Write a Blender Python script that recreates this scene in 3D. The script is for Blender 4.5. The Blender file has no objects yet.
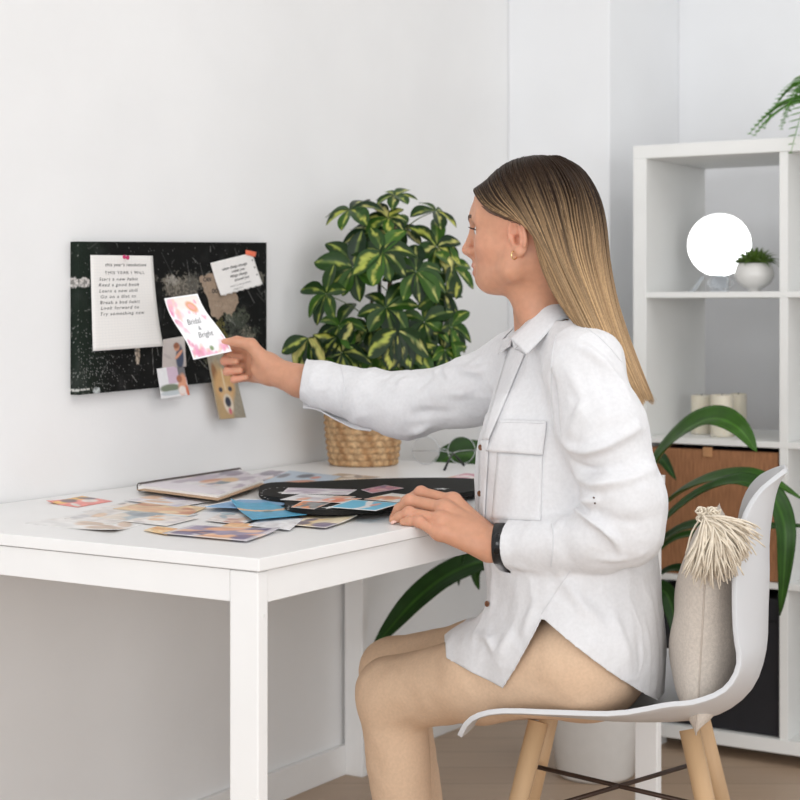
import bpy, bmesh, math, random
import numpy as np
from mathutils import Vector, Matrix
from mathutils.bvhtree import BVHTree
random.seed(7)
RNG = np.random.default_rng(7)
SC = bpy.context.scene
COL = SC.collection
PI = math.pi

# ------------------------------------------------------------------ frame of the place
F = 1708.0          # focal length in pixels of the 800 px frame
HY = 307.0          # horizon row
HC = 1.0938         # eye height
TZ = 0.74           # desk top height
# room axes: u runs along the board wall, v towards it; origin is the near desk corner on the floor
AX = Vector((0.5344, 0.8452, 0)); AY = Vector((-0.8452, 0.5346, 0))
C0 = Vector((-0.1978, 2.4, 0))
ROOM_A = math.atan2(0.8452, 0.5344)
MROOM = Matrix.Translation(C0) @ Matrix.Rotation(ROOM_A, 4, 'Z')

def P(px, py, d):
    return Vector(((px - 400) / F * d, d, HC - (py - HY) / F * d))
def R(u, v, z=0.0):
    return MROOM @ Vector((u, v, z))
def on_level(px, py, z):
    d = (HC - z) * F / (py - HY)
    return P(px, py, d)
def on_wall(px, py, v):
    q = (px - 400) / F
    cy = -C0.dot(AY)
    rate = AY.y + q * AY.x
    d = (v - cy) / rate
    return P(px, py, d)
def to_room(p):
    return MROOM.inverted() @ p

# ------------------------------------------------------------------ materials
def mat(name, col, rough=0.5, metal=0.0, noise=0.0, nscale=40.0, bump=0.0, bscale=200.0, spec=0.5,
        sss=0.0, attr=None, trans=0.0, stretch=None, coat=0.0, ior=1.45, sssr=(1.0, .35, .2), sheen=0.0):
    m = bpy.data.materials.new(name); m.use_nodes = True
    nt = m.node_tree; b = nt.nodes['Principled BSDF']
    b.inputs['Roughness'].default_value = rough; b.inputs['Metallic'].default_value = metal
    b.inputs['Base Color'].default_value = (*col, 1)
    b.inputs['Specular IOR Level'].default_value = spec
    b.inputs['IOR'].default_value = ior
    if sss:
        b.inputs['Subsurface Weight'].default_value = sss
        b.inputs['Subsurface Radius'].default_value = sssr
        b.inputs['Subsurface Scale'].default_value = 0.008
    if trans: b.inputs['Transmission Weight'].default_value = trans
    if coat: b.inputs['Coat Weight'].default_value = coat
    if sheen: b.inputs['Sheen Weight'].default_value = sheen
    tc = nt.nodes.new('ShaderNodeTexCoord'); src = tc.outputs['Object']
    if stretch:
        mp = nt.nodes.new('ShaderNodeMapping'); mp.inputs['Scale'].default_value = stretch
        nt.links.new(src, mp.inputs['Vector']); src = mp.outputs['Vector']
    base = None
    if attr:
        at = nt.nodes.new('ShaderNodeAttribute'); at.attribute_name = attr
        base = at.outputs['Color']
    if noise:
        n = nt.nodes.new('ShaderNodeTexNoise'); n.inputs['Scale'].default_value = nscale; n.inputs['Detail'].default_value = 4
        nt.links.new(src, n.inputs['Vector'])
        r = nt.nodes.new('ShaderNodeMapRange')
        r.inputs['From Min'].default_value = .3; r.inputs['From Max'].default_value = .7
        r.inputs['To Min'].default_value = 1 - noise; r.inputs['To Max'].default_value = 1 + noise
        nt.links.new(n.outputs['Fac'], r.inputs['Value'])
        mx = nt.nodes.new('ShaderNodeMix'); mx.data_type = 'RGBA'; mx.blend_type = 'MULTIPLY'
        mx.inputs['Factor'].default_value = 1
        if base is not None: nt.links.new(base, mx.inputs[6])
        else: mx.inputs[6].default_value = (*col, 1)
        nt.links.new(r.outputs['Result'], mx.inputs[7])
        base = mx.outputs[2]
    if base is not None: nt.links.new(base, b.inputs['Base Color'])
    if bump:
        n2 = nt.nodes.new('ShaderNodeTexNoise'); n2.inputs['Scale'].default_value = bscale; n2.inputs['Detail'].default_value = 3
        nt.links.new(src, n2.inputs['Vector'])
        bp = nt.nodes.new('ShaderNodeBump'); bp.inputs['Strength'].default_value = bump; bp.inputs['Distance'].default_value = .002
        nt.links.new(n2.outputs['Fac'], bp.inputs['Height']); nt.links.new(bp.outputs['Normal'], b.inputs['Normal'])
    return m

M = {}
M['wall'] = mat('wall_paint', (.85, .85, .85), .85, noise=.025, nscale=3, bump=.12, bscale=140)
M['wall2'] = mat('wall_paint_smooth', (.84, .85, .865), .85, noise=.02, nscale=3, bump=.08, bscale=160)
M['ceil'] = mat('ceiling_paint', (.85, .85, .85), .9, noise=.02, nscale=4)
M['desk'] = mat('white_lacquer', (.87, .867, .862), .32, noise=.012, nscale=12, bump=.03, bscale=300)
M['shelf'] = mat('white_foil', (.82, .825, .81), .45, noise=.015, nscale=10)
M['black'] = mat('black_rubber', (.012, .012, .013), .45, noise=.1, nscale=60)
M['black_board'] = mat('black_card', (.011, .0105, .010), .7, spec=.25, noise=.2, nscale=50, bump=.1)
M['gloss_black'] = mat('black_screen', (.006, .006, .007), .12, noise=.05)
M['paper'] = mat('paper', (.86, .84, .82), .75, noise=.02, nscale=80)
M['print'] = mat('printed_photo', (1, 1, 1), .38, attr='print', noise=.03, nscale=120)
M['canvas'] = mat('canvas_print', (1, 1, 1), .8, attr='print', noise=.15, nscale=260, bump=.2, bscale=700, spec=.15)
M['ink'] = mat('ink', (.03, .03, .035), .8, noise=.1)
M['inkgrey'] = mat('grey_ink', (.22, .22, .23), .8, noise=.1)
M['white_ink'] = mat('white_ink', (.75, .75, .74), .8, noise=.1)
M['skin'] = mat('skin', (.7, .42, .29), .48, attr='tint', noise=.05, nscale=90, bump=.06, bscale=500, sss=.22)
M['linen'] = mat('white_linen', (.74, .74, .757), .9, noise=.035, nscale=160, bump=.35, bscale=900, sheen=.15)
M['thread'] = mat('white_stitching', (.70, .70, .72), .9, noise=.04)
M['trouser'] = mat('beige_twill', (.70, .50, .345), .85, noise=.05, nscale=200, bump=.2, bscale=900)
M['hair'] = mat('hair', (.4, .3, .2), .42, attr='tint', noise=.12, nscale=260, spec=.18)
M['brow'] = mat('brow_hair', (.10, .055, .035), .6, noise=.1)
M['eye'] = mat('eye_white', (.8, .78, .75), .15, noise=.02)
M['iris'] = mat('iris', (.12, .16, .18), .1, noise=.2)
M['gold'] = mat('gold', (.85, .62, .28), .25, metal=1, noise=.05)
M['button'] = mat('tortoise_button', (.16, .065, .03), .3, noise=.5, nscale=300)
M['leaf'] = mat('variegated_leaf', (1, 1, 1), .36, attr='tint', noise=.14, nscale=70, spec=.32)
M['strap'] = mat('strap_leaf', (.03, .10, .015), .34, attr='tint', noise=.18, nscale=30, spec=.3)
M['stem'] = mat('stem', (.10, .14, .035), .6, noise=.2)
M['bark'] = mat('bark', (.13, .085, .05), .8, noise=.3, bump=.3)
M['soil'] = mat('soil', (.035, .022, .015), .95, noise=.4, bump=.6)
M['wicker'] = mat('water_hyacinth', (.42, .24, .115), .75, attr='tint', noise=.3, nscale=120, bump=.4, bscale=500)
M['rattan'] = mat('rattan_weave', (.34, .155, .07), .65, noise=.35, nscale=60, stretch=(6, 6, .35), bump=.4, bscale=150)
M['chair'] = mat('white_shell', (.62, .625, .64), .38, noise=.01, nscale=10)
M['wood'] = mat('beech', (.55, .36, .2), .5, noise=.15, nscale=14, stretch=(1, 1, .12))
M['cushion'] = mat('raw_cotton', (.66, .59, .52), .95, noise=.09, nscale=220, bump=.45, bscale=700)
M['tassel'] = mat('cotton_yarn', (.76, .68, .56), .95, noise=.1, nscale=150)
M['wax'] = mat('candle_wax', (.75, .70, .58), .5, noise=.03, sss=.3, sssr=(1, .8, .5))
M['ceramic'] = mat('white_ceramic', (.74, .73, .71), .18, noise=.02, coat=.3)
M['mirror'] = mat('mirror_glass', (.94, .95, .96), .03, metal=1, noise=.005)
M['chrome'] = mat('chrome', (.7, .72, .74), .2, metal=1, noise=.02)
M['wire'] = mat('thin_metal_rim', (.55, .56, .58), .3, metal=1, noise=.02)
M['glass'] = mat('clear_lens', (1, 1, 1), .01, trans=1.0, ior=1.02, noise=.004)
M['acrylic'] = mat('clear_acrylic', (.9, .95, 1), .05, trans=.9, ior=1.3, noise=.01)
M['tape'] = mat('red_tape', (.85, .19, .10), .6, noise=.05)
M['pin'] = mat('pink_plastic', (.55, .035, .14), .3, noise=.05)
M['darkbox'] = mat('dark_box', (.012, .012, .016), .6, noise=.1)
M['navy'] = mat('navy_lining', (.015, .02, .05), .8, noise=.1)
M['spiral'] = mat('bronze_wire', (.07, .045, .035), .4, metal=.6, noise=.1)
M['board_brown'] = mat('kraft_card', (.5, .34, .22), .8, noise=.1)
M['bluebook'] = mat('blue_cover', (.26, .45, .68), .5, noise=.05)
M['shoe'] = mat('shoe_white', (.7, .7, .69), .5, noise=.03)
M['fern'] = mat('fern_leaf', (.10, .30, .02), .5, noise=.2, nscale=60)
M['succulent'] = mat('succulent_leaf', (.075, .14, .02), .4, noise=.3, nscale=60)

# floor: light warm boards
def floor_mat():
    m = bpy.data.materials.new('pale_oak_floor'); m.use_nodes = True
    nt = m.node_tree; b = nt.nodes['Principled BSDF']; b.inputs['Roughness'].default_value = .45
    tc = nt.nodes.new('ShaderNodeTexCoord')
    br = nt.nodes.new('ShaderNodeTexBrick'); br.inputs['Scale'].default_value = 1
    br.inputs['Brick Width'].default_value = 1.2; br.inputs['Row Height'].default_value = .14; br.inputs['Mortar Size'].default_value = .0015
    br.inputs['Color1'].default_value = (.44, .315, .22, 1); br.inputs['Color2'].default_value = (.50, .37, .265, 1); br.inputs['Mortar'].default_value = (.25, .17, .11, 1)
    nt.links.new(tc.outputs['Object'], br.inputs['Vector'])
    mp = nt.nodes.new('ShaderNodeMapping'); mp.inputs['Scale'].default_value = (2, 30, 1)
    n = nt.nodes.new('ShaderNodeTexNoise'); n.inputs['Scale'].default_value = 3; n.inputs['Detail'].default_value = 6
    nt.links.new(tc.outputs['Object'], mp.inputs['Vector']); nt.links.new(mp.outputs['Vector'], n.inputs['Vector'])
    r = nt.nodes.new('ShaderNodeMapRange'); r.inputs['To Min'].default_value = .85; r.inputs['To Max'].default_value = 1.12
    nt.links.new(n.outputs['Fac'], r.inputs['Value'])
    mx = nt.nodes.new('ShaderNodeMix'); mx.data_type = 'RGBA'; mx.blend_type = 'MULTIPLY'; mx.inputs['Factor'].default_value = 1
    nt.links.new(br.outputs['Color'], mx.inputs[6]); nt.links.new(r.outputs['Result'], mx.inputs[7])
    nt.links.new(mx.outputs[2], b.inputs['Base Color'])
    return m
M['floor'] = floor_mat()

def grid_paper_mat():
    m = bpy.data.materials.new('squared_paper'); m.use_nodes = True
    nt = m.node_tree; b = nt.nodes['Principled BSDF']; b.inputs['Roughness'].default_value = .75
    uv = nt.nodes.new('ShaderNodeUVMap')
    br = nt.nodes.new('ShaderNodeTexBrick'); br.offset = 0; br.inputs['Scale'].default_value = 1
    br.inputs['Brick Width'].default_value = 1 / 22; br.inputs['Row Height'].default_value = 1 / 33
    br.inputs['Mortar Size'].default_value = .0018; br.inputs['Mortar Smooth'].default_value = 0
    br.inputs['Color1'].default_value = (.85, .83, .80, 1); br.inputs['Color2'].default_value = (.85, .83, .80, 1); br.inputs['Mortar'].default_value = (.77, .76, .755, 1)
    nt.links.new(uv.outputs['UV'], br.inputs['Vector']); nt.links.new(br.outputs['Color'], b.inputs['Base Color'])
    return m
M['gridpaper'] = grid_paper_mat()

# ------------------------------------------------------------------ object helpers
XF = {}                     # world matrix of every thing's root
def thing(name, label, cat, loc=(0, 0, 0), rot=0.0, group=None):
    o = bpy.data.objects.new(name, None); o.empty_display_size = .05
    COL.objects.link(o); o.location = loc; o.rotation_euler = (0, 0, rot)
    o['label'] = label; o['category'] = cat
    if group: o['group'] = group
    XF[o.name] = Matrix.Translation(Vector(loc)) @ Matrix.Rotation(rot, 4, 'Z')
    return o
def tag(o, label, cat, group=None):
    o['label'] = label; o['category'] = cat
    if group: o['group'] = group
    return o
def world_of(o):
    return XF.get(o.name, Matrix.Identity(4))

def mk(name, verts, faces, m, parent=None, smooth=False, world=True, tint=None, tintname='tint', loc=None, uv=None):
    """One mesh object; verts are in world space (world=True) or already local to the parent."""
    V = np.asarray(verts, dtype=np.float64).reshape(-1, 3)
    if parent is not None and world:
        I = np.array(world_of(parent).inverted())
        V = V @ I[:3, :3].T + I[:3, 3]
    off = None
    if parent is None and loc is not None:
        off = np.array(loc); V = V - off
    me = bpy.data.meshes.new(name)
    if isinstance(faces, np.ndarray) and faces.ndim == 2:
        n, k = faces.shape
        me.vertices.add(len(V)); me.vertices.foreach_set('co', V.astype(np.float32).ravel())
        me.loops.add(n * k); me.loops.foreach_set('vertex_index', faces.astype(np.int32).ravel())
        me.polygons.add(n); me.polygons.foreach_set('loop_start', np.arange(0, n * k, k, dtype=np.int32))
        me.polygons.foreach_set('loop_total', np.full(n, k, dtype=np.int32))
        me.update(calc_edges=True); me.validate()
    else:
        me.from_pydata([tuple(v) for v in V], [], [tuple(int(i) for i in f) for f in faces]); me.update()
    if smooth: me.polygons.foreach_set('use_smooth', [True] * len(me.polygons))
    if tint is not None:
        a = me.color_attributes.new(tintname, 'FLOAT_COLOR', 'POINT')
        c = np.ones((len(V), 4), dtype=np.float32); c[:, :3] = np.asarray(tint)[:, :3]
        a.data.foreach_set('color', c.ravel())
    if uv is not None:
        l = me.uv_layers.new(name='UVMap')
        idx = np.zeros(len(me.loops), dtype=np.int32); me.loops.foreach_get('vertex_index', idx)
        l.data.foreach_set('uv', np.asarray(uv, dtype=np.float32)[idx].ravel())
    me.materials.append(m)
    o = bpy.data.objects.new(name, me); COL.objects.link(o)
    if parent is not None:
        o.parent = parent; XF[o.name] = world_of(parent).copy()
    elif off is not None:
        o.location = off; XF[o.name] = Matrix.Translation(Vector(off))
    return o

class MB:
    """collects shapes in world space"""
    def __init__(s): s.v = []; s.f = []
    def add(s, v, f):
        b = len(s.v); s.v += [Vector(x) for x in v]; s.f += [tuple(i + b for i in q) for q in f]; return s
    def box(s, lo, hi, mtx=None, bev=0.0):
        bm = bmesh.new(); bmesh.ops.create_cube(bm, size=1)
        for v in bm.verts:
            v.co = Vector([(lo[i] + hi[i]) / 2 + v.co[i] * (hi[i] - lo[i]) for i in range(3)])
        if bev: bmesh.ops.bevel(bm, geom=list(bm.edges), offset=bev, segments=2, affect='EDGES', profile=.5)
        bm.verts.ensure_lookup_table()
        vs = [(mtx @ v.co) if mtx else v.co.copy() for v in bm.verts]
        fs = [[v.index for v in f.verts] for f in bm.faces]
        bm.free(); return s.add(vs, fs)
    def tube(s, pts, r, n=8, caps=True):
        pts = [Vector(p) for p in pts]; rs = r if hasattr(r, '__len__') else [r] * len(pts)
        up = None; rings = []
        for i, p in enumerate(pts):
            t = (pts[min(i + 1, len(pts) - 1)] - pts[max(i - 1, 0)])
            t = t.normalized() if t.length > 1e-9 else Vector((0, 0, 1))
            if up is None:
                up = t.orthogonal().normalized()
            else:
                up = (up - t * up.dot(t)); up = up.normalized() if up.length > 1e-6 else t.orthogonal().normalized()
            sd = t.cross(up)
            rings.append([p + (up * math.cos(a) + sd * math.sin(a)) * rs[i] for a in [2 * PI * k / n for k in range(n)]])
        v = [q for g in rings for q in g]; f = []
        for i in range(len(pts) - 1):
            for k in range(n):
                f.append((i * n + k, i * n + (k + 1) % n, (i + 1) * n + (k + 1) % n, (i + 1) * n + k))
        if caps:
            f.append(tuple(range(n - 1, -1, -1))); f.append(tuple((len(pts) - 1) * n + k for k in range(n)))
        return s.add(v, f)
    def lathe(s, prof, c, n=40, mtx=None, cap=True):
        c = Vector(c); v = []; f = []
        for r, z in prof:
            for k in range(n):
                a = 2 * PI * k / n
                q = Vector((r * math.cos(a), r * math.sin(a), z))
                v.append((mtx @ q if mtx else q) + c)
        m = len(prof)
        for i in range(m - 1):
            for k in range(n):
                f.append((i * n + k, i * n + (k + 1) % n, (i + 1) * n + (k + 1) % n, (i + 1) * n + k))
        if cap:
            f.append(tuple(range(n - 1, -1, -1))); f.append(tuple((m - 1) * n + k for k in range(n)))
        return s.add(v, f)
    def grid(s, rows, closed=False):
        h = len(rows); w = len(rows[0]); v = [q for r_ in rows for q in r_]; f = []
        for i in range(h - 1):
            for k in range(w if closed else w - 1):
                f.append((i * w + k, i * w + (k + 1) % w, (i + 1) * w + (k + 1) % w, (i + 1) * w + k))
        return s.add(v, f)
    def make(s, name, m, parent=None, smooth=False, **k):
        return mk(name, [tuple(q) for q in s.v], s.f, m, parent, smooth, **k)

def smooth_by_angle(o, deg=40):
    me = o.data
    me.polygons.foreach_set('use_smooth', [True] * len(me.polygons))
    me.set_sharp_from_angle(angle=math.radians(deg))
    return o
def solidify(o, t, off=-1.0):
    s = o.modifiers.new('thickness', 'SOLIDIFY'); s.thickness = t; s.offset = off; return o
def subsurf(o, n=1):
    s = o.modifiers.new('smooth', 'SUBSURF'); s.levels = n; s.render_levels = n; return o

def crom(pts, n):
    """Catmull-Rom through rows of numbers"""
    p = np.asarray([list(x) for x in pts], dtype=float); m = len(p)
    t = np.linspace(0, m - 1, n); out = []
    for x in t:
        i = min(int(x), m - 2); u = x - i
        p0 = p[max(i - 1, 0)]; p1 = p[i]; p2 = p[i + 1]; p3 = p[min(i + 2, m - 1)]
        out.append(.5 * ((2 * p1) + (-p0 + p2) * u + (2 * p0 - 5 * p1 + 4 * p2 - p3) * u * u + (-p0 + 3 * p1 - 3 * p2 + p3) * u ** 3))
    return np.array(out)

FONT = bpy.data.fonts.load('<builtin>')
def text_shape(body, size=1.0, shear=0.0, space=1.0, align='LEFT', bold=0.0):
    """flat letters as (verts Nx2, faces)"""
    cu = bpy.data.curves.new('lettering', 'FONT'); cu.body = body; cu.size = size; cu.shear = shear
    cu.space_character = space; cu.align_x = align; cu.fill_mode = 'BOTH'; cu.offset = bold; cu.resolution_u = 3
    o = bpy.data.objects.new('lettering', cu); COL.objects.link(o)
    dg = bpy.context.evaluated_depsgraph_get(); dg.update()
    me = bpy.data.meshes.new_from_object(o.evaluated_get(dg))
    v = [(q.co.x, q.co.y) for q in me.vertices]; f = [tuple(p.vertices) for p in me.polygons]
    bpy.data.objects.remove(o); bpy.data.curves.remove(cu); bpy.data.meshes.remove(me)
    return v, f
# ------------------------------------------------------------------ implicit surfaces for bodies and cloth
class SDF:
    def __init__(s, lo, hi, h):
        s.lo = np.array(lo, float); s.h = h
        s.n = np.ceil((np.array(hi) - s.lo) / h).astype(int) + 1
        s.a = np.full(s.n, 9.0, dtype=np.float32)
        s.ax = [s.lo[i] + h * np.arange(s.n[i]) for i in range(3)]
    def win(s, lo, hi, pad):
        i0 = np.maximum(np.floor((np.array(lo) - pad - s.lo) / s.h).astype(int), 0)
        i1 = np.minimum(np.ceil((np.array(hi) + pad - s.lo) / s.h).astype(int) + 1, s.n)
        if np.any(i1 <= i0): return None, None
        sl = tuple(slice(i0[k], i1[k]) for k in range(3))
        X = s.ax[0][sl[0]][:, None, None]; Y = s.ax[1][sl[1]][None, :, None]; Z = s.ax[2][sl[2]][None, None, :]
        return sl, (X, Y, Z)
    def mix(s, sl, d, k, op):
        a = s.a[sl]
        if op == 'add':
            if k > 0:
                h = np.clip(.5 + .5 * (a - d) / k, 0, 1); r = a * (1 - h) + d * h - k * h * (1 - h)
            else: r = np.minimum(a, d)
        else:   # cut
            if k > 0:
                h = np.clip(.5 - .5 * (a + d) / k, 0, 1); r = a * (1 - h) + (-d) * h + k * h * (1 - h)
            else: r = np.maximum(a, -d)
        s.a[sl] = r.astype(np.float32)
    def cone(s, a, b, ra, rb, k=.01, op='add'):
        a = np.array(a, float); b = np.array(b, float); R_ = max(ra, rb)
        sl, g = s.win(np.minimum(a, b) - R_, np.maximum(a, b) + R_, k + 4 * s.h)
        if sl is None: return s
        X, Y, Z = g; ba = b - a; L = max(ba.dot(ba), 1e-9)
        t = np.clip(((X - a[0]) * ba[0] + (Y - a[1]) * ba[1] + (Z - a[2]) * ba[2]) / L, 0, 1)
        d = np.sqrt((X - a[0] - t * ba[0]) ** 2 + (Y - a[1] - t * ba[1]) ** 2 + (Z - a[2] - t * ba[2]) ** 2) - (ra + (rb - ra) * t)
        s.mix(sl, d, k, op); return s
    def chain(s, pts, rs, k=.01, op='add'):
        for i in range(len(pts) - 1): s.cone(pts[i], pts[i + 1], rs[i], rs[i + 1], k, op)
        return s
    def ell(s, c, r, rot=None, k=.01, op='add'):
        """rot: 3x3 rows are the ellipsoid's own axes"""
        c = np.array(c, float); r = np.array(r, float); R_ = r.max()
        sl, g = s.win(c - R_, c + R_, k + 4 * s.h)
        if sl is None: return s
        X, Y, Z = g[0] - c[0], g[1] - c[1], g[2] - c[2]
        if rot is None: p = (X, Y, Z)
        else:
            A = np.array(rot, float); p = tuple(A[i, 0] * X + A[i, 1] * Y + A[i, 2] * Z for i in range(3))
        k0 = np.sqrt((p[0] / r[0]) ** 2 + (p[1] / r[1]) ** 2 + (p[2] / r[2]) ** 2)
        k1 = np.sqrt((p[0] / r[0] ** 2) ** 2 + (p[1] / r[1] ** 2) ** 2 + (p[2] / r[2] ** 2) ** 2)
        d = np.where(k1 > 1e-6, k0 * (k0 - 1) / np.maximum(k1, 1e-6), -r.min())
        s.mix(sl, d, k, op); return s
    def loft(s, rows, k=.02, op='add'):
        """rows bottom to top: (x, y, z, a, b, yaw): ellipse a along facing, b across"""
        A = np.array(rows, float); A = A[np.argsort(A[:, 2])]
        lo = [(A[:, 0] - A[:, 3:5].max(1)).min(), (A[:, 1] - A[:, 3:5].max(1)).min(), A[0, 2]]
        hi = [(A[:, 0] + A[:, 3:5].max(1)).max(), (A[:, 1] + A[:, 3:5].max(1)).max(), A[-1, 2]]
        sl, (X, Y, Z) = s.win(lo, hi, k + 4 * s.h)
        zz = Z.ravel(); m = len(A)
        zs = np.linspace(A[0, 2], A[-1, 2], 200)
        # smooth interpolation of the rows
        def it(j):
            lin = np.interp(zs, A[:, 2], A[:, j]); ker = np.hanning(25); ker /= ker.sum()
            sm = np.convolve(np.pad(lin, 12, mode='edge'), ker, 'valid'); return np.interp(zz, zs, sm)[None, None, :]
        cx, cy, ra, rb, yw = (it(j) for j in (0, 1, 3, 4, 5))
        fx, fy = np.cos(yw), np.sin(yw)
        p = ((X - cx) * fx + (Y - cy) * fy) / ra; q = (-(X - cx) * fy + (Y - cy) * fx) / rb
        k0 = np.sqrt(p * p + q * q); k1 = np.sqrt((p / ra) ** 2 + (q / rb) ** 2)
        d = np.where(k1 > 1e-6, k0 * (k0 - 1) / np.maximum(k1, 1e-6), -np.minimum(ra, rb))
        ez = np.maximum(A[0, 2] - Z, Z - A[-1, 2])
        d = np.maximum(d, ez)
        s.mix(sl, d, k, op); return s
    def mesh(s):
        a = s.a; sg = a < 0
        nx, ny, nz = a.shape
        c = np.zeros((nx - 1, ny - 1, nz - 1), dtype=np.int8)
        offs = [(i, j, k) for i in (0, 1) for j in (0, 1) for k in (0, 1)]
        for (i, j, k) in offs: c += sg[i:nx - 1 + i, j:ny - 1 + j, k:nz - 1 + k]
        act = (c > 0) & (c < 8)
        I = np.argwhere(act); idx = np.full(act.shape, -1, dtype=np.int64); idx[act] = np.arange(len(I))
        cv = {o: a[I[:, 0] + o[0], I[:, 1] + o[1], I[:, 2] + o[2]] for o in offs}
        S = np.zeros((len(I), 3)); N = np.zeros(len(I))
        for o in offs:
            for ax in range(3):
                if o[ax] == 0:
                    o2 = list(o); o2[ax] = 1; o2 = tuple(o2)
                    v0, v1 = cv[o], cv[o2]; x = (v0 < 0) != (v1 < 0)
                    t = np.where(x, v0 / np.where(x, v0 - v1, 1), 0)
                    for d in range(3): S[:, d] += np.where(x, o[d] + (t if d == ax else 0), 0)
                    N += x
        V = s.lo + s.h * (I + S / np.maximum(N, 1)[:, None])
        Q = []
        for ax in range(3):
            b, c2 = (ax + 1) % 3, (ax + 2) % 3
            sl0 = [slice(1, -1)] * 3; sl1 = [slice(1, -1)] * 3
            sl0[ax] = slice(0, a.shape[ax] - 1); sl1[ax] = slice(1, a.shape[ax])
            s0 = sg[tuple(sl0)]; s1 = sg[tuple(sl1)]
            E = np.argwhere(s0 != s1); fl = s0[tuple(E.T)]
            base = E.copy(); base[:, b] += 1; base[:, c2] += 1
            def cell(db, dc):
                q = base.copy(); q[:, b] -= db; q[:, c2] -= dc; return idx[q[:, 0], q[:, 1], q[:, 2]]
            q = np.stack([cell(0, 0), cell(1, 0), cell(1, 1), cell(0, 1)], 1)
            q = np.where(fl[:, None], q, q[:, ::-1]); Q.append(q)
        Q = np.concatenate(Q); Q = Q[(Q >= 0).all(1)]
        return V, Q

def vnormals(V, Q):
    n = np.zeros_like(V)
    fn = np.cross(V[Q[:, 2]] - V[Q[:, 0]], V[Q[:, 3]] - V[Q[:, 1]])
    for i in range(4): np.add.at(n, Q[:, i], fn)
    return n / np.maximum(np.linalg.norm(n, axis=1), 1e-12)[:, None]
def relax(V, Q, it=2, w=.5):
    E = np.concatenate([Q[:, [0, 1]], Q[:, [1, 2]], Q[:, [2, 3]], Q[:, [3, 0]]])
    for _ in range(it):
        S = np.zeros_like(V); N = np.zeros(len(V))
        np.add.at(S, E[:, 0], V[E[:, 1]]); np.add.at(S, E[:, 1], V[E[:, 0]])
        np.add.at(N, E[:, 0], 1); np.add.at(N, E[:, 1], 1)
        V = V * (1 - w) + w * S / np.maximum(N, 1)[:, None]
    return V
def trim(V, Q, f):
    """keep what has f <= 0 and pull the torn edge onto f = 0"""
    v = f(V); keep = (v[Q] <= 0).any(1); Q = Q[keep]
    used = np.unique(Q); out = used[v[used] > 0]
    p = V[out].copy()
    for _ in range(5):
        e = 1e-4; val = f(p); g = np.stack([(f(p + e * np.eye(3)[i]) - val) / e for i in range(3)], 1)
        st = val[:, None] * g / np.maximum((g * g).sum(1), 1e-6)[:, None]
        L = np.linalg.norm(st, axis=1)[:, None]; st = st * np.minimum(1, .006 / np.maximum(L, 1e-9))
        p -= st
    V = V.copy(); V[out] = p
    re = np.full(len(V), -1); re[used] = np.arange(len(used))
    return V[used], re[Q]
def seg_dist(V, a, b):
    a = np.array(a, float); b = np.array(b, float); ba = b - a
    t = np.clip(((V - a) @ ba) / max(ba @ ba, 1e-9), 0, 1)
    return np.linalg.norm(V - a - t[:, None] * ba, axis=1)
def poly_dist(V, pts):
    return np.min([seg_dist(V, pts[i], pts[i + 1]) for i in range(len(pts) - 1)], axis=0)
def vnoise(V, scale, seed=0):
    """smooth value noise"""
    rng = np.random.default_rng(seed); T = rng.random((32, 32, 32)).astype(np.float32)
    q = np.asarray(V) * np.asarray(scale) + 100; i = np.floor(q).astype(int); f = q - i; f = f * f * (3 - 2 * f); i %= 32; j = (i + 1) % 32
    r = 0
    for a in (0, 1):
        for b in (0, 1):
            for c in (0, 1):
                w = (f[:, 0] if a else 1 - f[:, 0]) * (f[:, 1] if b else 1 - f[:, 1]) * (f[:, 2] if c else 1 - f[:, 2])
                r = r + w * T[(j if a else i)[:, 0], (j if b else i)[:, 1], (j if c else i)[:, 2]]
    return r * 2 - 1
# ------------------------------------------------------------------ the setting
def struct(o): o['kind'] = 'structure'; return o
WV = 0.805      # board wall
PU = 2.197      # pier face
PV = 0.498      # pier corner
BU = 2.66       # wall behind the shelf
def rbox(name, lo, hi, m, parent=None, bev=0.0):
    return MB().box(lo, hi, MROOM, bev).make(name, m, parent)
struct(rbox('floor', (-1.9, -3.2, -.06), (BU + .1, WV + .1, 0), M['floor']))
struct(rbox('wall_left', (-1.9, WV, 0), (PU + .02, WV + .1, 2.7), M['wall']))
struct(rbox('wall_pier', (PU, PV, 0), (BU, WV, 2.7), M['wall2'], bev=.004))
struct(rbox('wall_right', (BU, -3.2, 0), (BU + .1, WV + .1, 2.7), M['wall2']))
struct(rbox('ceiling', (-1.9, -3.2, 2.7), (BU + .1, WV + .1, 2.76), M['ceil']))
struct(rbox('baseboard_left', (-1.9, WV - .014, 0), (PU, WV, .07), M['desk'], bev=.002))
struct(rbox('baseboard_pier', (PU - .014, PV - .014, 0), (PU, WV - .014, .07), M['desk'], bev=.002))

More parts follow.
